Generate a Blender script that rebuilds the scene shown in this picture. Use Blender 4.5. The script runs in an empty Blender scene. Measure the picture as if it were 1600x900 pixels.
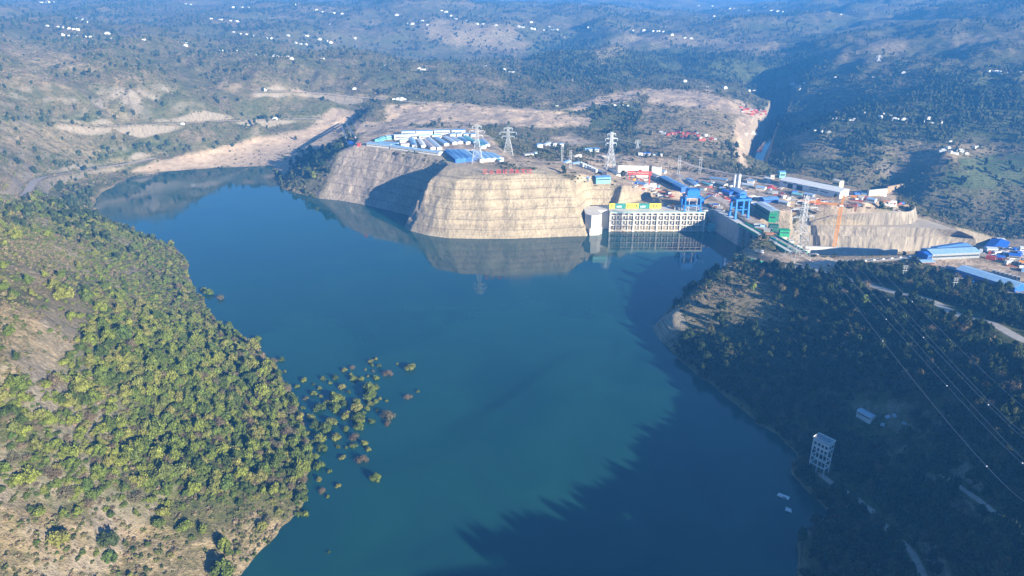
import bpy, bmesh, math, random
import numpy as np
from mathutils import Vector, Matrix
R = math.radians
C = bpy.context.scene.collection
random.seed(7); rng = np.random.default_rng(11)

# ------------------------------------------------------------------ camera, sky, sun, exposure
H = 300.0; PITCH = R(22.4); F = 1142.0
cam_d = bpy.data.cameras.new("camera"); cam = bpy.data.objects.new("camera", cam_d); C.objects.link(cam)
cam.location = (0, 0, H); cam.rotation_euler = (math.pi/2 - PITCH, 0, 0)
cam_d.sensor_width = 36; cam_d.lens = 36*F/1600; cam_d.clip_start = 1; cam_d.clip_end = 60000
sc = bpy.context.scene; sc.camera = cam
SUN_EL, SUN_AZ = 15.5, 47.0            # azimuth: degrees behind the photograph's right-hand side
sv = Vector((math.cos(R(SUN_EL))*math.cos(R(SUN_AZ)), -math.cos(R(SUN_EL))*math.sin(R(SUN_AZ)), math.sin(R(SUN_EL))))
w = bpy.data.worlds.new("World"); sc.world = w; w.use_nodes = True
nt = w.node_tree; bg = nt.nodes["Background"]
sky = nt.nodes.new("ShaderNodeTexSky"); sky.sky_type = 'NISHITA'; sky.sun_disc = False
sky.sun_elevation = R(SUN_EL); sky.sun_rotation = math.atan2(sv.x, sv.y); sky.air_density = 1.0; sky.dust_density = 0.0; sky.ozone_density = 6.0; sky.altitude = 600
nt.links.new(sky.outputs[0], bg.inputs[0]); bg.inputs[1].default_value = 0.07
sd = bpy.data.lights.new("sun", 'SUN'); sd.energy = 5.0; sd.angle = R(0.5); sd.color = (1.0, 0.90, 0.74)
so = bpy.data.objects.new("sun", sd); C.objects.link(so); so.rotation_euler = sv.to_track_quat('Z', 'Y').to_euler(); so.location = (300, -200, 500)
vs = sc.view_settings; vs.view_transform = 'Standard'; vs.look = 'None'; vs.gamma = 1; vs.use_curve_mapping = False; vs.exposure = 1.66
sc.cycles.max_bounces = 4; sc.cycles.diffuse_bounces = 2; sc.cycles.glossy_bounces = 2; sc.cycles.transmission_bounces = 1
sc.cycles.volume_bounces = 0; sc.cycles.transparent_max_bounces = 4; sc.cycles.caustics_reflective = False; sc.cycles.caustics_refractive = False
sc.cycles.use_denoising = True

# ------------------------------------------------------------------ numbers: photo point -> ground plan
def G(px, py, z=0.0):
    r = math.tan(PITCH + math.atan((py-450)/F)); Y = (H-z)/r
    d = Y*math.cos(PITCH) + (H-z)*math.sin(PITCH)
    return ((px-800)/F*d, Y, z)

# shoreline (x, y in the photograph at water level, slope of the bank that rises from it)
SH = [(372,900,.5),(400,865,.5),(440,830,.5),(470,800,.5),(480,770,.5),(490,720,.5),(485,690,.45),(470,650,.45),(455,600,.45),(420,560,.45),
 (385,530,.45),(345,505,.45),(315,465,.5),(300,440,.5),(290,400,.5),(265,382,.5),(235,370,.5),(200,362,.6),(165,345,.6),(145,325,.5),(160,300,.4),
 (180,290,.3),(205,276,.3),(260,269,.3),(330,264,.3),(422,260,.3),(426,275,.3),(432,288,.7),(445,297,.8),(470,303,.9),(497,310,1.0),(530,313,1.15),
 (560,318,1.2),(600,327,1.2),(640,337,1.3),(632,355,1.7),(642,361,1.6),(670,368,1.45),(700,372,1.45),(750,373,1.45),(800,373,1.45),(850,371,1.4),(900,369,1.35),(917,369,1.5),(926,350,3),(951,350,3),
 (953,362,3),(1098,362,3),(1112,358,3),(1122,360,3),(1150,379,3),(1172,398,3),(1150,408,1.5),(1120,425,.9),(1100,436,.9),(1080,448,.9),(1060,466,.9),(1040,490,.95),(1020,512,1.2),(1030,530,1.1),
 (1060,560,.7),(1100,592,.6),(1130,620,.55),(1170,652,.5),(1212,683,.5),(1245,716,.3),(1238,742,.25),(1265,772,.35),(1290,800,.4),(1262,830,.5),(1248,850,.5),(1246,900,.5)]
shore = [(G(a,b)[0], G(a,b)[1], s) for a,b,s in SH]
shore = shore + [(165,180,.9),(150,0,1.3),(150,-400,.5),(180,-1500,.5),(-220,-1500,.5),(-230,-400,.5),(-190,0,.5),(-165,180,.5)]
shore = np.array(shore)

# control points (photo x, photo y, height over the water)
CP = [
 # left foreground hill
 (0,900,82),(200,880,38),(330,870,18),(200,700,42),(50,700,78),(0,850,85),(100,600,82),(250,600,50),(350,650,26),(0,600,104),(0,560,115),(130,520,84),(80,430,104),(0,430,124),
 (100,370,88),(200,420,44),(200,480,48),(300,550,25),(0,345,90),(60,335,80),(0,310,74),(60,283,60),(110,275,46),(140,300,30),(240,420,22),(120,405,86),(110,330,55),(25,480,116),(60,500,108),(400,650,13),(420,760,12),(330,720,28),(350,540,15),(280,470,20),
 # left middle slopes
 (200,258,20),(260,245,10),(200,235,42),(100,240,72),(0,260,84),(0,230,98),(100,195,102),(0,195,116),(200,195,62),(300,190,60),(400,188,52),(480,186,42),(300,225,28),(400,212,18),(250,215,40),
 (0,100,172),(100,130,142),(200,130,132),(300,151,100),(400,140,98),(500,140,88),(560,150,78),(0,150,140),(100,165,116),(200,165,92),
 (0,35,212),(100,50,192),(200,73,166),(300,86,152),(400,92,143),(500,101,130),(560,106,122),(700,115,105),(830,125,88),(950,131,75),(1010,138,70),(650,135,90),(800,150,72),(900,155,66),
 # beach and the low ground behind it
 (330,242,7),(400,225,12),(450,240,8),(480,215,14),(230,268,3),(510,200,24),(520,235,16),(545,195,26),(440,262,3),
 # tree covered tongue and camp plateau
 (490,262,34),(470,282,20),(520,240,58),(548,229,70),(575,215,72),(600,236,72),(690,250,72),(693,262,72),(750,265,73),(830,268,72),(620,207,75),(730,205,75),(760,230,74),(800,250,71),(560,208,66),
 # cuts and terraces behind the camp
 (580,172,62),(600,165,66),(610,193,40),(660,198,42),(750,168,64),(750,200,44),(840,200,42),(900,173,60),(900,196,44),(830,215,42),(900,235,38),(960,180,54),(960,203,42),(860,230,52),(900,250,49),
 (950,265,45),(1000,285,38),(890,274,66),(930,290,60),(985,305,48),(1035,316,38),(1050,300,34),(990,245,36),(1000,225,36),(1060,245,28),
 (1020,143,74),(1080,143,74),(1130,148,70),(1170,165,56),(1195,183,38),(1000,170,60),(1100,180,52),(1100,205,42),(1100,235,28),(1150,235,22),(1158,205,32),(1165,262,4),(1150,258,16),(1080,260,26),
 # river channel below the dam
 (1182,262,-38),(1200,225,-38),(1215,190,-38),(1222,175,-38),(1225,215,4),(1250,225,18),(1230,262,-8),(1260,262,-4),(1320,270,-6),(1200,272,-20),
 # dam yards
 (1100,300,30),(1140,290,30),(1200,310,29),(1300,322,27),(1215,290,32),(1310,308,30),(1380,318,24),(1250,345,26),(1340,335,26),(1400,331,24),(1130,330,28),(1160,345,27),(1210,370,27),(1100,275,28),(1180,280,28),
 (1404,305,14),(1440,300,-20),(1450,330,-40),(1390,285,-20),(1500,345,-40),(1600,352,-42),(1560,372,-30),(1330,285,-18),
 (1450,290,-6),(1500,270,12),(1550,240,28),(1600,262,20),(1600,300,-8),(1550,310,-18),(1480,240,36),(1380,240,24),(1300,245,12),
 # terraced wall and chute
 (1440,352,3),(1500,362,2),(1300,357,3),(1530,378,0),(1260,352,8),
 # headland and right bank
 (1152,402,28),(1170,395,27),(1200,392,27),(1245,402,29),(1300,400,27),(1400,402,27),(1280,424,31),(1340,438,36),(1400,456,42),(1500,491,52),(1600,526,60),(1450,397,28),(1500,420,28),(1600,445,28),(1600,410,28),(1560,390,27),(1540,385,26),
 (1400,435,32),(1500,460,34),(1600,490,36),(1200,440,26),(1120,470,21),(1250,480,27),(1350,520,36),(1180,540,17),(1250,600,20),(1353,660,26),(1400,600,38),(1600,640,66),(1500,700,46),(1283,735,8),(1330,790,14),(1440,880,26),(1600,830,56),(1500,800,34),(1350,720,17),
 # upper right
 (1300,190,50),(1400,187,60),(1450,200,56),(1280,207,38),(1340,175,60),(1260,133,66),(1330,138,74),(1450,116,108),(1600,112,122),(1420,150,84),(1600,170,80),(1600,212,54),(1250,165,24),(1330,160,50),(1520,205,52),(1230,140,40),(1210,140,30),
 # far hills
 (1000,128,62),(1150,131,60),(880,122,66),(830,104,84),(1265,118,72),(960,50,146),(952,75,124),(948,98,100),(952,124,68),(852,100,62),(862,80,82),(885,60,112),(1000,50,138),(1100,60,128),(1200,76,112),(1250,96,92),(1000,90,100),(1120,95,90),
 (700,48,146),(620,90,110),(750,92,100),(560,70,135),(400,60,160),(400,20,205),(200,28,215),(0,2,255),(200,2,245),(300,45,180),(480,40,175),(600,10,225),(720,15,212),(800,32,178),(800,2,235),(950,22,200),(880,44,150),
 (1040,-6,240),(1100,16,186),(1150,20,178),(1200,12,190),(1280,14,195),(1300,-6,240),(1300,60,150),(1300,100,100),(1400,100,108),(1500,97,126),(1600,82,148),(1400,50,172),(1600,40,205),(1500,25,222),(1600,-5,268),(1400,-5,255),(1210,60,140),
]
cps = [G(*c) for c in CP]
# points given straight in the plan: x, y, height
cps += [(-215,1070,74),
 (330,830,-12),(400,835,-24),(480,840,-30),(600,850,-40),(350,930,-22),(430,925,-25),(520,905,-28),(285,900,20),
 (278,361,48),(284,257,58),(272,142,80),(270,77,94),(250,-4,122),(350,-100,120),(450,420,52),(600,300,60),(700,0,90),(500,-300,140),(350,-700,160),(1000,0,120),(1200,600,30),(900,600,30),
 (-300,150,95),(-420,200,125),(-400,0,120),(-600,300,160),(-700,600,165),(-900,900,175),(-500,-500,160),(-700,-1400,200),(500,-1400,200),(-1400,1200,220),
 (-900,3000,150),(-300,2600,60),(0,2500,55),(500,2300,30),(-600,2400,90),(900,2600,100),(-1400,2700,180),
 (-2500,2000,260),(2500,1500,220),(2500,3500,260),(-3500,4500,260),(-1500,4700,230),(0,5200,190),(1500,5500,150),(3500,5500,240),(800,4800,170),
 (-5000,8000,240),(0,9000,170),(5000,8000,200),(0,14000,120),(-9000,14000,160),(9000,14000,160),(14000,3000,200),(-14000,3000,200),(0,-6000,200),(-8000,-8000,200),(8000,-8000,200),
 (240,1150,-0+28),(560,1230,-20),(660,1180,-38),(760,1060,-42)]
cps = np.array(cps)
# thin RBF, kernel r, with a plane
def rbf_fit(P, smooth=2.0):
    n = len(P); xy = P[:, :2]/100; d = np.sqrt(((xy[:, None]-xy[None])**2).sum(2))
    A = np.zeros((n+3, n+3)); A[:n, :n] = -d + np.eye(n)*0.02*smooth; A[:n, n] = 1; A[:n, n+1:n+3] = xy; A[n, :n] = 1; A[n+1:, :n] = xy.T
    b = np.zeros(n+3); b[:n] = P[:, 2]; return xy, np.linalg.solve(A, b)
RXY, RW = rbf_fit(cps)
def rbf(X, Y):
    out = np.empty(X.size, dtype=np.float32); xs = (X.ravel()/100).astype(np.float32); ys = (Y.ravel()/100).astype(np.float32)
    px = RXY[:, 0].astype(np.float32); py = RXY[:, 1].astype(np.float32); wv = RW.astype(np.float32); n = len(px)
    for i in range(0, xs.size, 60000):
        a = xs[i:i+60000]; b = ys[i:i+60000]
        d = np.sqrt((a[:, None]-px)**2 + (b[:, None]-py)**2)
        out[i:i+60000] = -(d @ wv[:n]) + wv[n] + wv[n+1]*a + wv[n+2]*b
    return out.reshape(X.shape).astype(float)
# value noise
_NT = np.random.default_rng(5).random((256, 256))
def vnoise(X, Y):
    xi = np.floor(X).astype(int); yi = np.floor(Y).astype(int); fx = X-xi; fy = Y-yi
    fx = fx*fx*(3-2*fx); fy = fy*fy*(3-2*fy)
    g = lambda a, b: _NT[a & 255, b & 255]
    return (g(xi, yi)*(1-fx)+g(xi+1, yi)*fx)*(1-fy) + (g(xi, yi+1)*(1-fx)+g(xi+1, yi+1)*fx)*fy - .5
def fbm(X, Y, scale, octaves=4, seed=0):
    o = 0; a = 1.0; s = 1/scale
    for k in range(octaves):
        c, n = math.cos(.7*k+seed), math.sin(.7*k+seed)
        o = o + a*vnoise((X*c-Y*n)*s+17.3*k+seed*31, (X*n+Y*c)*s+9.1*k); a *= .5; s *= 2.03
    return o
def seg_dist(X, Y, A, B):
    vx, vy = B[0]-A[0], B[1]-A[1]; L = vx*vx+vy*vy+1e-9
    t = np.clip(((X-A[0])*vx+(Y-A[1])*vy)/L, 0, 1)
    return np.sqrt((X-A[0]-t*vx)**2+(Y-A[1]-t*vy)**2), t
def inside(X, Y, poly):
    r = np.zeros(X.shape, bool); n = len(poly)
    for i in range(n):
        x1, y1 = poly[i][0], poly[i][1]; x2, y2 = poly[(i+1) % n][0], poly[(i+1) % n][1]
        c = ((y1 > Y) != (y2 > Y)) & (X < (x2-x1)*(Y-y1)/(y2-y1+1e-12)+x1); r ^= c
    return r
def poly_sd(X, Y, poly):
    d = np.full(X.shape, 1e9)
    for i in range(len(poly)): d = np.minimum(d, seg_dist(X, Y, poly[i], poly[(i+1) % len(poly)])[0])
    return np.where(inside(X, Y, poly), -d, d)
def sstep(a, b, x):
    t = np.clip((x-a)/(b-a), 0, 1); return t*t*(3-2*t)

# levelled yards: polygon in the photo at height z
FLATS = [
 ([(548,236),(600,240),(690,254),(760,270),(815,262),(790,240),(745,200),(640,200),(560,215)], 73, 6),
 ([(1215,289),(1310,310),(1345,318),(1400,312),(1330,290),(1240,270),(1190,272),(1140,285),(1185,330),(1240,330)], 30, 8),
 ([(1060,298),(1100,300),(1190,345),(1215,372),(1165,350),(1110,318),(1050,322),(955,322),(945,326)], 27.2, 4),
 ([(1160,402),(1280,424),(1330,415),(1440,398),(1300,399),(1175,393)], 28, 5),
 ([(1440,402),(1490,430),(1600,462),(1640,440),(1600,395),(1540,378),(1480,388)], 28, 8),
 ([(955,262),(1050,300),(1090,300),(1080,280),(1030,270),(960,258)], 36, 8),
]
FLATP = [([G(a, b, z)[:2] for a, b in pts], z, m) for pts, z, m in FLATS]
# terraced wall: foot, top of the lower wall, foot and top of the upper wall
TW0 = [(1250,387,-28),(1290,389.5,-28),(1340,391,-28),(1400,391,-28),(1460,388,-28),(1505,384,-28),(1528,379,-27)]
TW1 = [(1253,353,2),(1290,353.5,2),(1340,354.5,2),(1400,355.5,2),(1460,357,1.5),(1500,361,0),(1521,370,-5)]
TW2 = [(1256,350.5,2.3),(1300,349.5,2.3),(1345,351,2.3),(1400,351.3,2.3),(1424,349.5,2.3),(1432,344,2.3),(1434,338,2.3)]
TW3 = [(1258,349,3.5),(1302,337,16),(1345,334,18.5),(1400,332,18.8),(1421,330.5,18.8),(1428,327,18.5),(1430,322.5,18.5)]
TWG = [[G(*p) for p in L_] for L_ in (TW0, TW1, TW2, TW3)]
FLATP.append(([(122, 905), (262, 905), (262, 962), (215, 952), (150, 948), (126, 950)], 25.0, 5))
RIV = [(1183,268),(1180,255),(1190,235),(1202,212),(1214,193),(1224,178)]
RIVP = np.array([G(a, b, -30) for a, b in RIV])
FLATP.append(([G(a, b, -30)[:2] for a, b in [(1172,268),(1170,255),(1182,232),(1194,210),(1206,191),(1216,177),(1233,177),(1224,195),(1212,214),(1200,237),(1192,256),(1196,268)]], -31, 12))
FLATP.append(([(304,774),(345,872),(386,936)]+[p[:2] for p in TWG[0]]+[(780,1010),(780,850),(560,795),(420,770)], -32, 9))
FLATP.append(([p[:2] for p in TWG[0]]+[(TWG[1][-1][0]+14, TWG[1][-1][1]+22)]+[(p[0]+1, p[1]+1) for p in TWG[3][::-1]], -31, 2.5))
# roads: photo points with heights, half width
ROADS = [
 ('road', [(1155,401,28),(1215,411,28.5),(1260,420,30),(1300,432,34),(1350,443,38),(1400,456,42),(1450,471,47),(1500,491,52),(1550,508,56),(1600,527,60),(1680,560,64)], 4.6),
 ('service_road', [(1290,424,31),(1268,418,29.5),(1275,412,28.4),(1330,408,28),(1400,404,28),(1445,398,28)], 4.0),
 ('dirt_track', [(1283,742,8),(1300,757,10),(1335,778,14),(1365,805,18),(1390,830,21),(1420,850,24),(1440,890,26),(1450,930,28)], 1.7),
 ('dirt_track', [(1470,740,38),(1500,765,38),(1540,795,44),(1600,828,55),(1650,850,60)], 1.7),
 ('gravel_road', [(-40,318,76),(0,310,74),(35,298,68),(60,283,60),(110,275,46),(155,265,32),(200,257,20),(240,247,12)], 5.0),
 ('gravel_road', [(90,192,105),(150,198,82),(240,200,60),(290,190,62),(350,186,60),(440,189,48),(500,186,44)], 4.0),
 ('dirt_road', [(400,143,96),(480,146,88),(560,153,76),(640,158,70),(720,163,66),(800,172,62),(860,175,60),(920,168,62),(1000,155,66)], 4.0),
 ('construction_road', [(1060,272,30),(1085,290,30),(1110,305,29),(1145,325,28),(1175,345,27.5)], 5.0),
 ('construction_road', [(1060,250,28),(1085,262,28),(1130,272,27),(1180,277,27)], 3.5),
]
def densify(P, step=4.0):
    out = [P[0]]
    for i in range(len(P)-1):
        p0 = P[max(i-1, 0)]; p1 = P[i]; p2 = P[i+1]; p3 = P[min(i+2, len(P)-1)]
        n = max(1, int(np.linalg.norm(p2[:2]-p1[:2])/step))
        for k in range(1, n+1):
            t = k/n; out.append(.5*((2*p1)+(-p0+p2)*t+(2*p0-5*p1+4*p2-p3)*t*t+(-p0+3*p1-3*p2+p3)*t**3))
    return np.array(out)
ROADD = []

def terrain(X, Y, full=False):
    X = np.asarray(X, float); Y = np.asarray(Y, float)
    base = rbf(X, Y)
    rr = np.hypot(X, Y)
    rough = np.clip((rr-200)/1500, .25, 1.0)
    low = sstep(4, 40, base)*.85+.15
    base = base + rough*low*(fbm(X, Y, 160, 4, 1)*16 + fbm(X, Y, 26, 3, 2)*3.2)
    mid = sstep(1150, 1700, rr)*sstep(60, 110, base); base = base - mid*(.5-np.abs(fbm(X, Y, 210, 5, 14)))*0 + mid*(np.abs(fbm(X*1.0, Y*.8, 230, 5, 14))-.18)*(1-sstep(1500, 3200, rr))*62
    far = sstep(1500, 3200, rr)
    ridge = np.abs(fbm(X, Y, 1250, 5, 3)); base = base + far*((ridge-.25)*125 + (np.abs(fbm(X, Y, 330, 4, 17))-.2)*34)
    # ribs and gullies on the slopes that face the reservoir
    near = rr < 1700
    d = np.full(X.shape, 1e4); sl = np.full(X.shape, .5); 
    if near.any():
        xs, ys = X[near], Y[near]; dd = np.full(xs.shape, 1e4); ss = np.full(xs.shape, .5)
        wsum = np.zeros(xs.shape); sacc = np.zeros(xs.shape)
        for i in range(len(shore)):
            A, B = shore[i], shore[(i+1) % len(shore)]
            e, t = seg_dist(xs, ys, A, B); sv_ = A[2]+(B[2]-A[2])*t
            wgt = 1/(e+1.5)**6; wsum += wgt; sacc += wgt*sv_; dd = np.minimum(dd, e)
        d[near] = dd; sl[near] = sacc/wsum
        ins = inside(xs, ys, shore); tmp = d[near]; tmp[ins] *= -1; tmp = tmp+(1-sstep(.8, .97, sl[near]))*(fbm(xs, ys, 19, 4, 51)*5.0-1.0); d[near] = tmp
    base = np.where(near, np.maximum(base, -45), base)
    # levelled yards
    flat = np.zeros(X.shape)
    for poly, z, m in FLATP:
        k = 1-sstep(-m*.3, m, poly_sd(X, Y, poly)); base = base*(1-k)+z*k; flat = np.maximum(flat, k)
    # spillway chute cut
    # profile that rises from the shore, benched where it is steep
    steep = sstep(.95, 1.1, sl)*(1-sstep(2.0, 2.6, sl))
    d = np.where((sl > .95) & (sl < 2.4) & near & (d > 0), np.maximum(d+fbm(X, Y, 22, 4, 41)*4.5*sstep(1, 9, d), .3), d)
    h = np.maximum(d, 0)*sl + np.maximum(d-50, 0)*.5
    wob = fbm(X, Y, 40, 3, 4)*3*(1-steep)*(sl > .15)
    hb = h+fbm(X, Y, 110, 2, 31)*3.0*sstep(3, 12, h); ph = (hb/11.5) % 1.0; st = (hb-ph*11.5) + 11.5*np.clip(ph/.78, 0, 1)
    bench = st*.985 + h*.015
    hh = h*(1-steep)+bench*steep + np.where(d > 2, wob, 0)
    hh = hh + steep*fbm(X*1.0, Y*1.0, 9, 3, 8)*1.3*sstep(0, 6, d)
    rough_rock = steep*sstep(60, 0, np.hypot(X+135, Y-935))       # ragged corner beside the notch
    hh = hh + rough_rock*np.abs(fbm(X, Y, 14, 3, 6))*9*sstep(1, 8, d)
    k = 2.0
    z = np.where(d > 0, -np.log(np.exp(-np.clip(base, -60, 400)/k*1.0 + np.minimum(np.clip(base, -60, 400), hh)/k)+np.exp(-hh/k+np.minimum(np.clip(base, -60, 400), hh)/k))*k + np.minimum(np.clip(base, -60, 400), hh), 0)
    z = np.where(d > 0, z + k*.693*np.exp(-np.abs(hh-base)/3)*0, z)
    z = np.where((d > 0) & (hh < 8) & (base > hh), np.maximum(z, hh*.9), z)
    z = np.where(d <= 0, np.maximum(d*.6, -14), z)
    z = np.where(near | (d > 0), z, base)
    # roads
    rd = np.zeros(X.shape)
    for n, P, hw in ROADD:
        bb = (X > P[:, 0].min()-20) & (X < P[:, 0].max()+20) & (Y > P[:, 1].min()-20) & (Y < P[:, 1].max()+20) & (d > 1)
        if not bb.any(): continue
        x, y = X[bb], Y[bb]; best = np.full(x.shape, 1e9); bz = np.zeros(x.shape)
        for i in range(0, len(P)-1):
            e, t = seg_dist(x, y, P[i], P[i+1]); u = e < best; best[u] = e[u]; bz[u] = (P[i, 2]+(P[i+1, 2]-P[i, 2])*t)[u]
        kk = 1-sstep(hw+.8, hw+8, best); zz = z[bb]; z[bb] = zz*(1-kk)+bz*kk; q = rd[bb]; rd[bb] = np.maximum(q, 1-sstep(hw-.5, hw+1.5, best))
    if full: return z, d, sl, flat, rd, steep
    return z
def project(X, Y, Z):
    dz = H-Z; dep = Y*math.cos(PITCH)+dz*math.sin(PITCH); up = Y*math.sin(PITCH)-dz*math.cos(PITCH)
    dep = np.where(dep < 1, 1, dep)
    return 800+F*X/dep, 450-F*up/dep, dep
_ray_r = np.concatenate([np.arange(150, 1900, 1.5), np.geomspace(1900, 9000, 220)])
def at(px, py, lift=0.0):
    """the first ground point that the photo shows at px, py"""
    dx = (px-800)/F; dy = (450-py)/F
    vy = math.cos(PITCH)+dy*math.sin(PITCH); vz = -math.sin(PITCH)+dy*math.cos(PITCH)
    t = _ray_r/vy; X = dx*t; Y = vy*t; Zr = H+vz*t
    z = np.maximum(terrain(X, Y), 0 if False else -60)+lift
    i = int(np.argmax(z >= Zr)) if (z >= Zr).any() else len(t)-1
    if i > 0:
        a = Zr[i-1]-z[i-1]; b = Zr[i]-z[i]; k = a/(a-b+1e-9); X0 = X[i-1]+(X[i]-X[i-1])*k; Y0 = Y[i-1]+(Y[i]-Y[i-1])*k
    else: X0, Y0 = X[i], Y[i]
    return float(X0), float(Y0), float(terrain(np.array([X0]), np.array([Y0]))[0])

def _road(pts):
    P = np.array([at(a, b) for a, b, z in pts]); z = P[:, 2].copy()
    for k in range(2): z[1:-1] = (z[:-2]+2*z[1:-1]+z[2:])/4
    P[:, 2] = z; return P
_rd = [(n, densify(_road(pts)), hw) for n, pts, hw in ROADS]
ROADD.extend(_rd)
# ------------------------------------------------------------------ materials
def mat(name, col=(.5,.5,.5), rough=.8, metal=0.0, noise=0.0, nscale=1.0, spec=.3):
    m = bpy.data.materials.new(name); m.use_nodes = True; t = m.node_tree; b = t.nodes["Principled BSDF"]
    b.inputs["Roughness"].default_value = rough; b.inputs["Metallic"].default_value = metal; b.inputs["Specular IOR Level"].default_value = spec
    if noise:
        tc = t.nodes.new("ShaderNodeTexCoord"); n = t.nodes.new("ShaderNodeTexNoise"); n.inputs["Scale"].default_value = nscale; n.inputs["Detail"].default_value = 5
        r = t.nodes.new("ShaderNodeValToRGB"); r.color_ramp.elements[0].position = .3; r.color_ramp.elements[1].position = .72
        r.color_ramp.elements[0].color = tuple(c*(1-noise) for c in col)+(1,); r.color_ramp.elements[1].color = tuple(min(1, c*(1+noise*.6)) for c in col)+(1,)
        t.links.new(tc.outputs["Object"], n.inputs["Vector"]); t.links.new(n.outputs["Fac"], r.inputs[0]); t.links.new(r.outputs[0], b.inputs["Base Color"])
    else: b.inputs["Base Color"].default_value = tuple(col)+(1,)
    return m

# ------------------------------------------------------------------ object helpers
def link(o, parent=None):
    C.objects.link(o)
    if parent is not None: o.parent = parent
    return o
def tag(o, label=None, cat=None, group=None, kind=None):
    if label: o["label"] = label
    if cat: o["category"] = cat
    if group: o["group"] = group
    if kind: o["kind"] = kind
    return o
def mesh_np(name, V, Fq, m, parent=None, smooth=True):
    me = bpy.data.meshes.new(name); V = np.asarray(V, np.float32); Fq = np.asarray(Fq, np.int32); k = Fq.shape[1]
    me.vertices.add(len(V)); me.vertices.foreach_set("co", V.ravel()); me.loops.add(Fq.size); me.loops.foreach_set("vertex_index", Fq.ravel())
    me.polygons.add(len(Fq)); me.polygons.foreach_set("loop_start", np.arange(0, Fq.size, k, dtype=np.int32))
    me.update(calc_edges=True)
    if smooth: me.polygons.foreach_set("use_smooth", np.ones(len(Fq), bool))
    me.materials.append(m); return link(bpy.data.objects.new(name, me), parent)

# ------------------------------------------------------------------ ground sheet
ang = np.concatenate([np.arange(-180, -66, 3), np.arange(-66, -38.5, .4), np.arange(-38.5, 38.5, .085), np.arange(38.5, 66, .3), np.arange(66, 180, 3)])
rad = np.concatenate([[3, 30, 70, 110, 150], np.arange(180, 420, 2.6), np.arange(420, 1180, 1.55), np.arange(1180, 1720, 2.6), np.geomspace(1720, 6000, 260)[1:], np.geomspace(6000, 30000, 40)[1:]])
A_, R_ = np.meshgrid(np.radians(ang), rad); GX = R_*np.sin(A_); GY = R_*np.cos(A_)
GZ, GD, GS, GFL, GRD, GST = terrain(GX, GY, True)
ni, nj = GX.shape
idx = np.arange(ni*nj).reshape(ni, nj); nxt = np.roll(idx, -1, axis=1)
faces = np.stack([idx[:-1], idx[1:], nxt[1:], nxt[:-1]], -1).reshape(-1, 4)[:, ::-1]
PXI, PYI, DEP = project(GX, GY, GZ)

def blob(polys, soft=6.0, zr=(0, 1e9)):
    """mask over the ground: photo polygons laid on the ground sheet, soft noisy edge"""
    out = np.zeros(GX.shape)
    jx = fbm(GX, GY, 30, 4, 9)*soft*2.0; jy = fbm(GX, GY, 30, 4, 12)*soft*1.4
    for poly in polys:
        xs = [p[0] for p in poly]; ys = [p[1] for p in poly]
        bb = (PXI > min(xs)-20) & (PXI < max(xs)+20) & (PYI > min(ys)-20) & (PYI < max(ys)+20) & (DEP > zr[0]) & (DEP < zr[1])
        if bb.any():
            s = poly_sd(PXI[bb]+jx[bb], PYI[bb]+jy[bb], poly); out[bb] = np.maximum(out[bb], 1-sstep(-soft, soft, s))
    return out
BARE = blob([[(205,272),(330,262),(424,262),(440,275),(450,268),(470,245),(520,235),(545,195),(560,175),(520,170),(500,185),(480,205),(430,212),(400,216),(340,228),(280,245),(240,255)],
 [(600,165),(700,160),(800,170),(880,175),(925,185),(920,197),(850,200),(760,195),(680,198),(610,195)],
 [(550,190),(640,193),(640,205),(600,212),(560,215)],
 [(1015,140),(1060,138),(1110,142),(1170,165),(1205,180),(1200,190),(1170,185),(1130,175),(1060,165),(1010,160)],
 [(1150,185),(1200,180),(1195,200),(1165,240),(1170,265),(1158,262),(1150,240)],
 [(860,215),(890,208),(930,222),(900,228),(860,222)],[(945,150),(1010,136),(1020,142),(960,160),(900,172),(890,168)],
 [(760,222),(800,240),(870,245),(960,240),(1060,250),(1120,270),(1200,280),(1330,300),(1400,300),(1400,320),(1330,330),(1240,335),(1190,350),(1120,320),(1000,300),(900,272),(840,262),(800,262)],
 [(545,226),(600,232),(690,246),(760,268),(850,268),(850,276),(740,276),(690,256),(550,240)],
 [(1155,398),(1280,420),(1340,414),(1300,404),(1180,393)],[(1440,400),(1500,400),(1600,425),(1600,470),(1500,440)],
 [(590,200),(740,195),(820,262),(690,250),(560,225)]], 4, (500, 2600))
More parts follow.
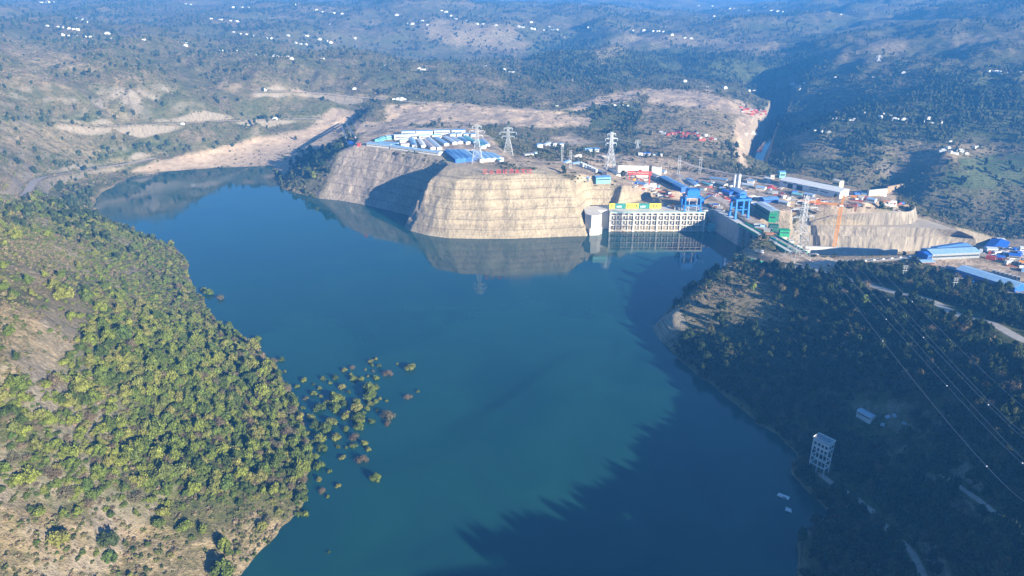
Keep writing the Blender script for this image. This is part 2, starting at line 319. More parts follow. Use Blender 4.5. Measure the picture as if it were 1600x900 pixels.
TAN = blob([[(0,205),(60,200),(90,215),(160,235),(130,260),(60,235),(0,225)],[(0,255),(45,255),(60,285),(0,310)],[(100,275),(190,245),(262,240),(200,262),(110,282)],
 [(0,480),(90,480),(130,530),(90,580),(40,600),(0,620)],[(0,380),(60,330),(125,370),(145,390),(105,430),(60,450),(0,440)],[(0,790),(120,815),(260,820),(300,850),(400,800),(440,820),(380,900),(0,900)],
 [(0,190),(90,192),(150,195),(240,198),(200,208),(100,212),(0,212)],[(0,110),(70,105),(75,125),(0,130)],[(340,130),(360,125),(380,135),(350,140)],[(160,170),(190,182),(190,200),(165,200)],
 [(420,135),(560,150),(610,155),(560,160),(430,145)],[(10,60),(120,85),(150,110),(60,110),(10,90)],[(830,150),(860,155),(860,170),(830,168)],
 [(940,100),(920,80),(980,50),(1080,60),(1240,70),(1250,95),(1100,75),(1000,70)],[(640,35),(700,30),(800,45),(840,75),(760,75),(700,70)],
 [(1340,230),(1400,215),(1500,225),(1560,240),(1500,255),(1400,250)],[(1230,210),(1330,205),(1320,245),(1260,245)],[(1000,165),(1150,170),(1165,215),(1140,250),(1040,245),(990,225),(1000,190)],[(1480,60),(1540,55),(1550,75),(1490,80)],[(1330,62),(1420,62),(1410,90),(1370,88)],
 [(1035,440),(1120,410),(1160,405),(1200,440),(1210,500),(1100,520),(1030,520)],[(1160,450),(1230,450),(1230,520),(1160,510)],[(1020,500),(1060,500),(1100,560),(1050,545)]], 8, (150, 9000))
GREEN = blob([[(0,600),(100,590),(140,520),(150,450),(240,430),(320,440),(520,700),(500,770),(400,780),(260,790),(120,790),(0,760)],
 [(900,170),(990,165),(1005,180),(1000,200),(930,200)],[(1120,225),(1155,222),(1155,250),(1120,250)],[(1210,215),(1380,160),(1600,120),(1600,220),(1450,220),(1330,240),(1330,270),(1220,262)],
 [(830,60),(1270,90),(1270,130),(830,125)],[(470,230),(545,225),(520,260),(470,285)],[(1180,400),(1600,520),(1600,640),(1250,480)],[(860,105),(830,100),(940,55),(960,60),(930,120)],
 [(1450,110),(1600,110),(1600,210),(1450,200)],[(0,180),(200,180),(150,195),(0,190)],[(60,240),(400,215),(250,240),(180,255),(110,265)],[(120,290),(300,420),(140,420),(0,340)]], 12, (150, 9000))
FIELD = blob([[(1500,245),(1600,240),(1600,290),(1530,285),(1500,262)],[(1480,268),(1560,275),(1560,300),(1470,290)]], 4, (900, 2200))
GREEN = np.maximum(GREEN, ((GX > 120) & (GY < 640) & (R_ < 760))*.9)
BUSHY = blob([[(1235,320),(1300,317),(1345,321),(1400,321),(1418,327),(1340,331),(1300,337),(1240,344)],[(895,268),(925,282),(945,288),(1000,300),(1050,318),(1000,312),(930,294),(890,276)],[(580,235),(640,239),(695,250),(690,254),(600,240)],
 [(800,236),(870,244),(940,252),(900,258),(850,252),(800,246)],[(1225,398),(1310,396),(1440,398),(1300,405)],[(1030,262),(1090,262),(1140,275),(1060,268)],[(750,258),(790,252),(815,262),(760,268)],[(1215,345),(1250,345),(1262,360),(1240,372)],[(1150,262),(1200,268),(1190,275),(1150,272)]], 3, (600, 1700))
CUT = np.clip(GST*(GD > -3)*(GZ < 74)*sstep(110, 60, GD)*(GX < 160)*(GX > -300), 0, 1)
CUT = np.maximum(CUT, blob([[(900,268),(935,283),(1000,303),(1045,318),(1040,326),(950,326),(940,332),(900,330)]], 2, (880, 1100)))
WALL = blob([[(1250,345),(1360,330),(1430,335),(1520,370),(1530,382),(1500,390),(1260,392),(1240,370)]], 2, (800, 1100))
ATT = np.stack([np.clip(BARE*.9+GFL*.4+GRD*.8+.22*sstep(-1, .5, GD)*sstep(6, 2, GD+fbm(GX, GY, 8, 3, 77)*4)*(GS < .97), 0, 1), TAN, GREEN, np.ones(GX.shape)], -1).reshape(-1, 4)
ATT2 = np.stack([CUT, WALL, FIELD, np.ones(GX.shape)], -1).reshape(-1, 4)
def ground_material():
    m = bpy.data.materials.new("hillside_ground"); m.use_nodes = True; t = m.node_tree; N = t.nodes; L = t.links; b = N["Principled BSDF"]
    b.inputs["Roughness"].default_value = .95; b.inputs["Specular IOR Level"].default_value = .1
    geo = N.new("ShaderNodeNewGeometry"); pos = geo.outputs["Position"]
    def noise(scale, detail=6, rough=.6, vec=None, dist=0):
        n = N.new("ShaderNodeTexNoise"); n.inputs["Scale"].default_value = scale; n.inputs["Detail"].default_value = detail; n.inputs["Roughness"].default_value = rough; n.inputs["Distortion"].default_value = dist
        L.new(vec or pos, n.inputs["Vector"]); return n.outputs["Fac"]
    def ramp(fac, stops):
        r = N.new("ShaderNodeValToRGB"); e = r.color_ramp.elements
        while len(e) < len(stops): e.new(.5)
        for k, (p, c) in enumerate(stops): e[k].position = p; e[k].color = tuple(c)+(1,)
        L.new(fac, r.inputs[0]); return r.outputs[0]
    def mix(f, a, b_):
        x = N.new("ShaderNodeMix"); x.data_type = 'RGBA'; L.new(f, x.inputs[0]) if not isinstance(f, float) else setattr(x.inputs[0], 'default_value', f)
        L.new(a, x.inputs[6]); L.new(b_, x.inputs[7]); return x.outputs[2]
    def math_(op, a, b_=None, clamp=False):
        x = N.new("ShaderNodeMath"); x.operation = op; x.use_clamp = clamp
        for k, v in enumerate((a, b_)):
            if v is None: continue
            if isinstance(v, (int, float)): x.inputs[k].default_value = v
            else: L.new(v, x.inputs[k])
        return x.outputs[0]
    a1 = N.new("ShaderNodeVertexColor"); a1.layer_name = "cover"; s1 = N.new("ShaderNodeSeparateColor"); L.new(a1.outputs[0], s1.inputs[0])
    a2 = N.new("ShaderNodeVertexColor"); a2.layer_name = "works"; s2 = N.new("ShaderNodeSeparateColor"); L.new(a2.outputs[0], s2.inputs[0])
    bare, tan, green = s1.outputs[0], s1.outputs[1], s1.outputs[2]; cut, wall, field = s2.outputs[0], s2.outputs[1], s2.outputs[2]
    n_big = noise(.008, 4); n_mid = noise(.045, 6, .65); n_fine = noise(.35, 6, .7); n_dot = noise(.12, 5, .75)
    scrub = ramp(n_mid, [(.36, (.065,.07,.022)), (.46, (.15,.135,.052)), (.54, (.27,.185,.105)), (.66, (.36,.27,.18))])
    scrub2 = ramp(n_fine, [(.32, (.06,.07,.025)), (.5, (.18,.155,.08)), (.7, (.34,.26,.17))])
    base = mix(.45, scrub, scrub2); base = mix(math_('MULTIPLY', ramp(noise(.11, 8, .85), [(.44, (0,)*3), (.56, (1,)*3)]), .65), base, ramp(n_fine, [(.3, (.04,.05,.018)), (.7, (.10,.10,.045))]))
    grn = ramp(n_dot, [(.32, (.035,.048,.015)), (.5, (.085,.10,.03)), (.68, (.17,.16,.065))])
    gfac = math_('MULTIPLY_ADD', n_big, 1.6, False); 
    gf = math_('ADD', math_('MULTIPLY', math_('SUBTRACT', n_big, .42), 3.0), math_('MULTIPLY', green, .9), True)
    col = mix(gf, base, grn)
    soil = ramp(n_fine, [(.3, (.22,.165,.085)), (.5, (.36,.27,.155)), (.68, (.50,.40,.26))])
    tf = math_('MULTIPLY', math_('MULTIPLY', tan, .8), ramp(n_dot, [(.40, (.15,)*3), (.58, (1,)*3)]))
    col = mix(tf, col, soil)
    soil2 = ramp(noise(.09, 8, .7), [(.3, (.40,.28,.18)), (.5, (.62,.46,.30)), (.7, (.74,.58,.41))])
    col = mix(math_('MULTIPLY', bare, ramp(noise(.2, 5, .8), [(.28, (.35,)*3), (.42, (1,)*3)])), col, soil2)
    hz = N.new("ShaderNodeSeparateXYZ"); L.new(pos, hz.inputs[0]); hm = N.new("ShaderNodeMapRange"); hm.inputs[1].default_value = 17; hm.inputs[2].default_value = 25; L.new(hz.outputs[2], hm.inputs[0])
    patch = ramp(noise(.028, 7, .7), [(.42, (0,)*3), (.56, (1,)*3)])
    col = mix(math_('MULTIPLY', math_('MULTIPLY', math_('MULTIPLY', patch, hm.outputs[0]), bare), .75), col, ramp(n_fine, [(.3, (.10,.085,.065)), (.55, (.24,.195,.15)), (.7, (.34,.27,.2))]))
    # sprayed concrete cut with bench lines and rust streaks
    mp = N.new("ShaderNodeMapping"); mp.inputs["Scale"].default_value = (1, 1, .09); L.new(pos, mp.inputs[0])
    streak = noise(.35, 8, .75, mp.outputs[0])
    mp2 = N.new("ShaderNodeMapping"); mp2.inputs["Scale"].default_value = (.05, .05, 1); L.new(pos, mp2.inputs[0])
    band = noise(.3, 4, .6, mp2.outputs[0])
    conc = ramp(streak, [(.28, (.19,.145,.09)), (.45, (.40,.325,.21)), (.62, (.54,.45,.31))])
    conc = mix(.35, conc, ramp(band, [(.35, (.22,.175,.12)), (.5, (.42,.35,.24)), (.62, (.52,.44,.31))]))
    sz = N.new("ShaderNodeSeparateXYZ"); L.new(pos, sz.inputs[0])
    lft = N.new("ShaderNodeMapRange"); lft.inputs[1].default_value = -80; lft.inputs[2].default_value = -170; L.new(sz.outputs[0], lft.inputs[0])
    dark = ramp(streak, [(.3, (.20,.155,.12)), (.5, (.40,.33,.26)), (.68, (.56,.47,.37))])
    conc = mix(lft.outputs[0], conc, dark)
    conc = mix(math_('MULTIPLY', wall, .6), conc, ramp(streak, [(.36, (.10,.085,.07)), (.5, (.40,.35,.28)), (.66, (.52,.46,.38))]))
    stain = ramp(noise(.035, 9, .75, mp.outputs[0]), [(.44, (0,)*3), (.60, (1,)*3)]); conc = mix(math_('MULTIPLY', stain, .4), conc, ramp(n_fine, [(.3, (.16,.13,.095)), (.7, (.30,.25,.18))]))
    lines = math_('GREATER_THAN', math_('FRACT', math_('DIVIDE', math_('ADD', sz.outputs[2], 1.2), 11.5)), .90)
    conc = mix(math_('MULTIPLY', lines, .48), conc, ramp(n_fine, [(0, (.14,.11,.08)), (1, (.2,.16,.12))]))
    steepf = N.new("ShaderNodeMapRange"); steepf.inputs[1].default_value = .93; steepf.inputs[2].default_value = .80
    sn = N.new("ShaderNodeSeparateXYZ"); L.new(geo.outputs["Normal"], sn.inputs[0]); L.new(sn.outputs[2], steepf.inputs[0])
    col = mix(math_('MAXIMUM', cut, math_('MULTIPLY', wall, 1.0)), col, conc)
    # bare rock where the natural ground is steep
    rock = ramp(streak, [(.3, (.16,.13,.10)), (.5, (.30,.25,.19)), (.7, (.44,.38,.29))])
    rs = N.new("ShaderNodeMapRange"); rs.inputs[1].default_value = .76; rs.inputs[2].default_value = .60; L.new(sn.outputs[2], rs.inputs[0])
    nf = math_('SUBTRACT', 1.0, math_('MAXIMUM', cut, wall), True)
    col = mix(math_('MULTIPLY', math_('MULTIPLY', rs.outputs[0], nf), .8), col, rock)
    # terraced fields
    fl = ramp(noise(.02, 2), [(.4, (.07,.11,.035)), (.6, (.14,.17,.07))])
    ln = math_('GREATER_THAN', math_('FRACT', math_('DIVIDE', math_('ADD', sz.outputs[2], math_('MULTIPLY', n_big, 6)), 3.2)), .72)
    fl = mix(math_('MULTIPLY', ln, .8), fl, ramp(n_fine, [(.3, (.03,.035,.015)), (.7, (.2,.15,.1))]))
    col = mix(field, col, fl)
    L.new(col, b.inputs["Base Color"])
    bp = N.new("ShaderNodeBump"); bp.inputs["Strength"].default_value = .9; bp.inputs["Distance"].default_value = 2.2
    hsum = math_('ADD', math_('MULTIPLY', n_fine, 1.0), math_('MULTIPLY', n_dot, 1.4)); L.new(hsum, bp.inputs["Height"]); L.new(bp.outputs[0], b.inputs["Normal"])
    return m
ground = mesh_np("hillside_terrain", np.stack([GX, GY, GZ], -1).reshape(-1, 3), faces, ground_material()); tag(ground, kind="structure")
for nm, arr in (("cover", ATT), ("works", ATT2)):
    ca = ground.data.color_attributes.new(nm, 'FLOAT_COLOR', 'POINT'); ca.data.foreach_set("color", arr.astype(np.float32).ravel())

# ------------------------------------------------------------------ reservoir water
def water_material():
    m = bpy.data.materials.new("reservoir_water"); m.use_nodes = True; t = m.node_tree; b = t.nodes["Principled BSDF"]
    b.inputs["Base Color"].default_value = (.012, .085, .085, 1); b.inputs["Roughness"].default_value = .04; b.inputs["IOR"].default_value = 1.33; b.inputs["Specular IOR Level"].default_value = .75
    geo = t.nodes.new("ShaderNodeNewGeometry")
    n = t.nodes.new("ShaderNodeTexNoise"); n.inputs["Scale"].default_value = .6; n.inputs["Detail"].default_value = 4
    mp = t.nodes.new("ShaderNodeMapping"); mp.inputs["Scale"].default_value = (1, .6, 1); t.links.new(geo.outputs["Position"], mp.inputs[0]); t.links.new(mp.outputs[0], n.inputs["Vector"])
    bp = t.nodes.new("ShaderNodeBump"); bp.inputs["Strength"].default_value = .05; bp.inputs["Distance"].default_value = .25; t.links.new(n.outputs["Fac"], bp.inputs["Height"]); t.links.new(bp.outputs[0], b.inputs["Normal"])
    n2 = t.nodes.new("ShaderNodeTexNoise"); n2.inputs["Scale"].default_value = .011; n2.inputs["Detail"].default_value = 6; n2.inputs["Distortion"].default_value = 1.2; t.links.new(geo.outputs["Position"], n2.inputs["Vector"])
    r = t.nodes.new("ShaderNodeValToRGB"); r.color_ramp.elements[0].position = .3; r.color_ramp.elements[1].position = .7
    rr_ = t.nodes.new('ShaderNodeMapRange'); rr_.inputs[1].default_value = .42; rr_.inputs[2].default_value = .62; rr_.inputs[3].default_value = .02; rr_.inputs[4].default_value = .11; t.links.new(n2.outputs['Fac'], rr_.inputs[0]); t.links.new(rr_.outputs[0], b.inputs['Roughness'])
    r.color_ramp.elements[0].color = (.007,.048,.052,1); r.color_ramp.elements[1].color = (.012,.070,.062,1); t.links.new(n2.outputs["Fac"], r.inputs[0]); t.links.new(r.outputs[0], b.inputs["Base Color"])
    return m
bm = bmesh.new()
S2 = shore[:, :2]; area = 0.5*np.sum(S2[:, 0]*np.roll(S2[:, 1], -1)-np.roll(S2[:, 0], -1)*S2[:, 1]); sg = 1 if area > 0 else -1
vv = []
for i in range(len(S2)):
    p = S2[i]; e = S2[(i+1) % len(S2)]-S2[i-1]; n = np.array([e[1], -e[0]])*sg; n = n/np.linalg.norm(n); q = p+n*(7.0 if shore[i, 2] < .9 else 3.0)
    vv.append(bm.verts.new((q[0], q[1], 0)))
bm.faces.new(vv); bmesh.ops.triangulate(bm, faces=bm.faces[:])
for f in bm.faces:
    if f.normal.z < 0: f.normal_flip()
me = bpy.data.meshes.new("reservoir_water"); bm.to_mesh(me); bm.free(); me.materials.append(water_material())
water = link(bpy.data.objects.new("reservoir_water", me)); tag(water, kind="structure")

# ------------------------------------------------------------------ haze
def haze(density=1.9e-4):
    m = bpy.data.materials.new("haze_air"); m.use_nodes = True; t = m.node_tree; t.nodes.remove(t.nodes["Principled BSDF"])
    v = t.nodes.new("ShaderNodeVolumePrincipled"); v.inputs["Color"].default_value = (.09, .39, 1.0, 1); v.inputs["Density"].default_value = density; v.inputs["Anisotropy"].default_value = 0.0
    t.links.new(v.outputs[0], t.nodes["Material Output"].inputs["Volume"])
    z0, z1 = float(GZ.min())-1, max(float(GZ.max())+30, H+10)
    b = bmesh.new(); bmesh.ops.create_cube(b, size=1); me = bpy.data.meshes.new("haze"); 
    for q in b.verts: q.co = Vector((q.co.x*62000, q.co.y*62000, z0+(q.co.z+.5)*(z1-z0)))
    b.to_mesh(me); b.free(); me.materials.append(m); o = link(bpy.data.objects.new("haze", me)); tag(o, kind="stuff"); return o
haze()
# ------------------------------------------------------------------ foliage
def foliage_mat(name, stops, twig=False):
    m = bpy.data.materials.new(name); m.use_nodes = True; t = m.node_tree; N = t.nodes; b = N["Principled BSDF"]; b.inputs["Roughness"].default_value = .75; b.inputs["Specular IOR Level"].default_value = .15
    oi = N.new("ShaderNodeObjectInfo"); r = N.new("ShaderNodeValToRGB"); e = r.color_ramp.elements
    while len(e) < len(stops): e.new(.5)
    for k, (p, c) in enumerate(stops): e[k].position = p; e[k].color = tuple(c)+(1,)
    t.links.new(oi.outputs["Random"], r.inputs[0])
    vc = N.new("ShaderNodeVertexColor"); vc.layer_name = "tone"; mx = N.new("ShaderNodeMix"); mx.data_type = 'RGBA'; mx.blend_type = 'MULTIPLY'; mx.inputs[0].default_value = 1
    t.links.new(r.outputs[0], mx.inputs[6]); t.links.new(vc.outputs[0], mx.inputs[7]); t.links.new(mx.outputs[2], b.inputs["Base Color"]); return m
M_yellowgreen = foliage_mat("yellow_green_broadleaf_leaves", [(0,(.05,.075,.014)), (.3,(.10,.135,.022)), (.6,(.16,.185,.028)), (.85,(.18,.17,.045)), (1,(.075,.12,.025))])  # yellow-green to olive leaf colours, one drawn at random per tree
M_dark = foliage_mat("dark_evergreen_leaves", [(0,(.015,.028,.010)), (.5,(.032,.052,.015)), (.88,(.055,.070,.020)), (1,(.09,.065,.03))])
M_dry = foliage_mat("dry_leaves", [(0,(.12,.09,.05)), (.5,(.18,.14,.085)), (1,(.13,.12,.06))])
M_bush = foliage_mat("scrub_leaves", [(0,(.06,.08,.022)), (.35,(.11,.12,.035)), (.6,(.16,.125,.07)), (.8,(.21,.16,.10)), (1,(.08,.11,.028))])
M_far = foliage_mat("distant_woodland_leaves", [(0,(.025,.042,.016)), (.6,(.05,.07,.026)), (1,(.10,.095,.045))])
M_bark = mat("bark", (.16,.12,.09), .9, noise=.4, nscale=2)

_cs = []
for ax in range(3):
    for sgn in (-1, 1):
        for a in (-1, 0):
            for c in (-1, 0):
                q = []
                for (u, v) in ((a, c), (a+1, c), (a+1, c+1), (a, c+1)):
                    p = [0, 0, 0]; p[ax] = sgn; p[(ax+1) % 3] = u; p[(ax+2) % 3] = v; p = np.array(p, float); q.append(p/np.linalg.norm(p))
                _cs.append(q if sgn > 0 else q[::-1])
_cs = np.array(_cs)                               # 24 quads on a unit sphere
def crown_data(seed, lobes, leaves, leaf, spread=.62, height=1.1, core=.8, thin=False, base=.25):
    r = np.random.default_rng(seed); V = []; T = []
    cen = []
    for i in range(lobes):
        a = r.uniform(0, 2*math.pi); d = spread*math.sqrt(r.random()); zz = base+(height-base)*(1-.75*(d/max(spread, .01))**1.5)*r.uniform(.25, 1)
        rr = r.uniform(.28, .46)*(1 if lobes > 3 else 1.5); cen.append((d*math.cos(a), d*math.sin(a), zz*.85, rr))
    cen = np.array(cen)
    if core > 0:
        for c in cen:
            jit = 1+(r.random((24, 4, 1))-.5)*.0
            V.append(_cs*c[3]*core*jit*np.array([1, 1, .85])+c[:3]); T.append(np.full(24*4, r.uniform(.65, .9)))
    tot = leaves; w_ = cen[:, 3]**2/np.sum(cen[:, 3]**2)
    for c, wv in zip(cen, w_):
        n = max(4, int(tot*wv)); d = r.normal(size=(n, 3)); d[:, 2] = np.abs(d[:, 2])*.9-.25; d /= np.linalg.norm(d, axis=1)[:, None]
        P = c[:3]+d*c[3]*r.uniform(.72, 1.32, (n, 1)); nn = d+r.normal(size=(n, 3))*.5; nn /= np.linalg.norm(nn, axis=1)[:, None]
        u = np.cross(nn, r.normal(size=(n, 3))); u /= np.linalg.norm(u, axis=1)[:, None]; v = np.cross(nn, u)
        s = leaf*r.uniform(.55, 1.25, (n, 1)); s2 = s*(.14 if thin else .8)
        V.append(np.stack([P-u*s-v*s2*.6, P+u*s*.8-v*s2, P+u*s+v*s2*.7, P-u*s*.7+v*s2], 1)); T.append(np.repeat(r.uniform(.62, 1.3, n)*(1+.12*r.normal()), 4))
    V = np.concatenate([x.reshape(-1, 3) for x in V]); T = np.concatenate(T); return V, T
def crown_mesh(name, m, **k):
    V, T = crown_data(**k); me = bpy.data.meshes.new(name); n = len(V)//4
    me.vertices.add(len(V)); me.vertices.foreach_set("co", V.astype(np.float32).ravel()); me.loops.add(len(V)); me.loops.foreach_set("vertex_index", np.arange(len(V), dtype=np.int32))
    me.polygons.add(n); me.polygons.foreach_set("loop_start", np.arange(0, len(V), 4, dtype=np.int32)); me.update(calc_edges=True)
    ca = me.color_attributes.new("tone", 'FLOAT_COLOR', 'POINT'); ca.data.foreach_set("color", np.stack([T, T, T, np.ones_like(T)], 1).astype(np.float32).ravel())
    me.materials.append(m); return me
def trunk_mesh(name, seed, h=.6, r0=.055, limbs=5):
    r = np.random.default_rng(seed); V = []; Fq = []
    def seg(p, q, a, b):
        k = len(V); d = (q-p)/np.linalg.norm(q-p); u = np.cross(d, [0, 0.3, 1.]) if abs(d[2]) < .9 else np.cross(d, [1., 0, 0]); u /= np.linalg.norm(u); v = np.cross(d, u)
        for c, rr in ((p, a), (q, b)):
            for i in range(5): V.append(c+(u*math.cos(i*1.2566)+v*math.sin(i*1.2566))*rr)
        for i in range(5): Fq.append((k+i, k+(i+1) % 5, k+5+(i+1) % 5, k+5+i))
    p = np.array([0, 0, -.25]); m1 = np.array([r.uniform(-.03, .03), r.uniform(-.03, .03), h*.5]); t = np.array([r.uniform(-.06, .06), r.uniform(-.06, .06), h])
    seg(p, m1, r0*1.3, r0); seg(m1, t, r0, r0*.6)
    for i in range(limbs):
        a = i*2*math.pi/limbs+r.uniform(-.4, .4); q = np.array([math.cos(a)*.45, math.sin(a)*.45, h+r.uniform(.05, .4)]); seg(m1*.4+t*.6, q, r0*.55, r0*.18)
    me = bpy.data.meshes.new(name); me.from_pydata([tuple(v) for v in V], [], Fq); me.materials.append(M_bark); return me
TRUNKS = [trunk_mesh("trunk", i) for i in range(3)]
KINDS = {}
for i in range(4): KINDS["sunny%d" % i] = crown_mesh("crown", M_yellowgreen, seed=20+i, lobes=9+2*i, leaves=700, leaf=.095, spread=.72, height=1.0+.12*i)
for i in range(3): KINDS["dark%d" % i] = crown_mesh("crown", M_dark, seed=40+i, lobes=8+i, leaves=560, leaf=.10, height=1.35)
for i in range(2): KINDS["dry%d" % i] = crown_mesh("crown", M_dry, seed=60+i, lobes=8, leaves=520, leaf=.13, core=.45, thin=True)
for i in range(3): KINDS["bush%d" % i] = crown_mesh("foliage", M_bush, seed=70+i, lobes=4, leaves=60, leaf=.22, spread=.5, height=.6, base=.0)
for i in range(2): KINDS["far%d" % i] = crown_mesh("foliage", M_far, seed=80+i, lobes=4, leaves=46, leaf=.26, spread=.45, height=1.3)

def make_tree(kind, x, y, z, rad, hgt, label, group, name="broadleaf_tree", cat="tree", k=[0]):
    k[0] += 1; root = bpy.data.objects.new(name, None); root.empty_display_size = .5; link(root); root.location = (x, y, z); root.rotation_euler = (0, 0, random.uniform(0, 6.28))
    tag(root, label, cat, group)
    c = link(bpy.data.objects.new("crown", KINDS[kind]), root); c.scale = (rad*1.15, rad*random.uniform(.95, 1.3), hgt*.9); c.location = (0, 0, hgt*.12)
    t = link(bpy.data.objects.new("trunk", TRUNKS[k[0] % 3]), root); t.scale = (rad, rad, hgt)
    return root, c
SRC = {}
# candidate points on the ground sheet, weighted by area
CA = (R_*np.gradient(rad)[:, None]*np.gradient(A_, axis=1))
def pick(density, dmin=0.0):
    """random plan points, density per square metre over the ground cells"""
    n_ = np.maximum(density, 0)*CA; tot = n_.sum(); k = rng.poisson(tot); c = np.cumsum(n_.ravel()); ii = np.searchsorted(c, rng.random(k)*c[-1]); ii = np.clip(ii, 0, n_.size-1)
    i, j = np.unravel_index(ii, n_.shape); dr = np.gradient(rad)[i]*rng.uniform(-.5, .5, k); da = np.gradient(A_, axis=1)[i, j]*rng.uniform(-.5, .5, k)
    r_ = R_[i, j]+dr; a_ = A_[i, j]+da; return r_*np.sin(a_), r_*np.cos(a_)
def thin_out(x, y, dist):
    """drop points closer than dist to an earlier one"""
    seen = {}; keep = np.zeros(len(x), bool); g = dist
    for n in range(len(x)):
        ci, cj = int(x[n]//g), int(y[n]//g); ok = True
        for a in (-1, 0, 1):
            for b in (-1, 0, 1):
                for m_ in seen.get((ci+a, cj+b), ()):
                    if (x[m_]-x[n])**2+(y[m_]-y[n])**2 < dist*dist: ok = False; break
                if not ok: break
            if not ok: break
        if ok: keep[n] = True; seen.setdefault((ci, cj), []).append(n)
    return keep
def scatter(name, kind, x, y, z, sx, sz, label=None, cat=None):
    src = SRC[kind]; n = len(x); me = bpy.data.meshes.new(name); me.vertices.add(n); me.vertices.foreach_set("co", np.stack([x, y, z], 1).astype(np.float32).ravel())
    a = me.attributes.new("scl", 'FLOAT_VECTOR', 'POINT'); a.data.foreach_set("vector", np.stack([sx, sx*rng.uniform(.85, 1.2, n), sz], 1).astype(np.float32).ravel())
    a = me.attributes.new("rot", 'FLOAT_VECTOR', 'POINT'); q = rng.uniform(0, 6.28, n); a.data.foreach_set("vector", np.stack([rng.uniform(-.1, .1, n), rng.uniform(-.1, .1, n), q], 1).astype(np.float32).ravel())
    o = link(bpy.data.objects.new(name, me)); tag(o, label, cat, kind="stuff")
    g = bpy.data.node_groups.new("spread_"+name, 'GeometryNodeTree'); g.interface.new_socket("Geometry", in_out='INPUT', socket_type='NodeSocketGeometry'); g.interface.new_socket("Geometry", in_out='OUTPUT', socket_type='NodeSocketGeometry')
    gi = g.nodes.new("NodeGroupInput"); go = g.nodes.new("NodeGroupOutput"); ip = g.nodes.new("GeometryNodeInstanceOnPoints"); ob = g.nodes.new("GeometryNodeObjectInfo"); ob.inputs["Object"].default_value = src; ob.inputs["As Instance"].default_value = True
    for nm, sock in (("scl", "Scale"), ("rot", "Rotation")):
        na = g.nodes.new("GeometryNodeInputNamedAttribute"); na.data_type = 'FLOAT_VECTOR'; na.inputs["Name"].default_value = nm; g.links.new([s for s in na.outputs if s.enabled][0], ip.inputs[sock])
    g.links.new(gi.outputs[0], ip.inputs["Points"]); g.links.new(ob.outputs["Geometry"], ip.inputs["Instance"]); g.links.new(ip.outputs[0], go.inputs[0])
    md = o.modifiers.new("spread", 'NODES'); md.node_group = g; return o

VIEW = (PXI > -260) & (PXI < 1860) & (PYI > -20) & (PYI < 1010)
RIDGE = (GX > 150) & (GY > 40) & (GY < 620) & (GX < 560)
open_ = (GD > .9) & (GFL < .05) & (GRD < .25) & (CUT < .3) & (WALL < .4)
EXC = [(at(1283,735)[:2], 9), (at(1353,655)[:2], 13), (at(1356,668)[:2], 12), (at(1352,682)[:2], 10), (at(1398,656)[:2], 11), (at(1398,668)[:2], 9), (at(1282,752)[:2], 8), (at(1245,404)[:2], 16), (at(1245,420)[:2], 14), (at(1290,495)[:2], 7), (G(1180,365,27)[:2], 26), (G(1215,388,27)[:2], 24)]
def clear_of(x, y, road_gap=3.0):
    k = np.ones(len(x), bool)
    for (cx, cy), r_ in EXC: k &= (x-cx)**2+(y-cy)**2 > r_*r_
    for n_, P, hw in ROADD:
        g = hw+(road_gap+5 if n_ in ('road', 'service_road') else road_gap)
        for i in range(0, len(P), 1): k &= (x-P[i, 0])**2+(y-P[i, 1])**2 > g*g
        if n_ == 'road':                       # trees left out on the sun side so sunlight reaches the road
            for i in range(0, len(P), 1):
                for t in (6, 13, 20): k &= (x-P[i, 0]-.68*t)**2+(y-P[i, 1]+.73*t)**2 > 49
    return k
CLIFF = blob([[(1020,525),(1050,465),(1105,425),(1150,405),(1225,425),(1285,490),(1290,520),(1210,535),(1120,535),(1060,545)]], 8, (500, 900))
nzg = fbm(GX, GY, 55, 4, 21); nz2 = fbm(GX, GY, 200, 3, 22)
LEFT = GX < -60
near = R_ < 1080
# big trees: left wood, right bank
d1 = np.where(VIEW & open_ & LEFT & near & (GREEN > .3), .085*np.clip(GREEN-.1+nzg*.5, 0, 1)*(1-TAN*.8)*np.where(PYI < 500, .12, 1), 0)
d1 += np.where(VIEW & open_ & LEFT & near & (GREEN <= .3), .008*(1-TAN*.7), 0)
d2 = np.where((VIEW | RIDGE) & open_ & ~LEFT & (R_ < 800), np.where(VIEW, .085, .022*(nz2 > -.05))*np.clip(.8+nzg*1.3, .15, 1)*(1-TAN*.8)*(1-CLIFF*.88), 0)
tx1, ty1 = pick(d1); k_ = thin_out(tx1, ty1, 3.2)&clear_of(tx1, ty1); tx1, ty1 = tx1[k_], ty1[k_]
tx2, ty2 = pick(d2); k_ = thin_out(tx2, ty2, 3.9)&clear_of(tx2, ty2); tx2, ty2 = tx2[k_], ty2[k_]
tz1 = terrain(tx1, ty1); tz2 = terrain(tx2, ty2)
print("TREES", len(tx1), len(tx2))
def split(x, y, z, n):
    px, py, dp = project(x, y, z+3); vis = (px > 2) & (px < 1598) & (py > 2) & (py < 898); sc_ = np.where(vis, dp, 1e9); o = np.argsort(sc_); return o[:n], o[n:]
A1, B1 = split(tx1, ty1, tz1, 190); A2, B2 = split(tx2, ty2, tz2, 90)
LBL = {"sunny": "yellow-green round crowned tree in the dense hillside wood on the sunny bank", "dry": "bare grey-brown tree standing among the green trees on the sunny bank", "dark": "dark evergreen tree on the shaded steep bank below the ridge road", "dryR": "leafless brown tree among the dark trees of the shaded bank"}
r1 = (1.5+2.5*rng.random(len(tx1))**1.5)*np.where(rng.random(len(tx1)) < .08, 1.35, 1)*np.where(np.hypot(tx1, ty1) > 620, .8, 1); h1 = r1*rng.uniform(1.5, 2.1, len(tx1))
r2 = rng.uniform(2.2, 4.2, len(tx2)); h2 = r2*rng.uniform(1.7, 2.6, len(tx2))
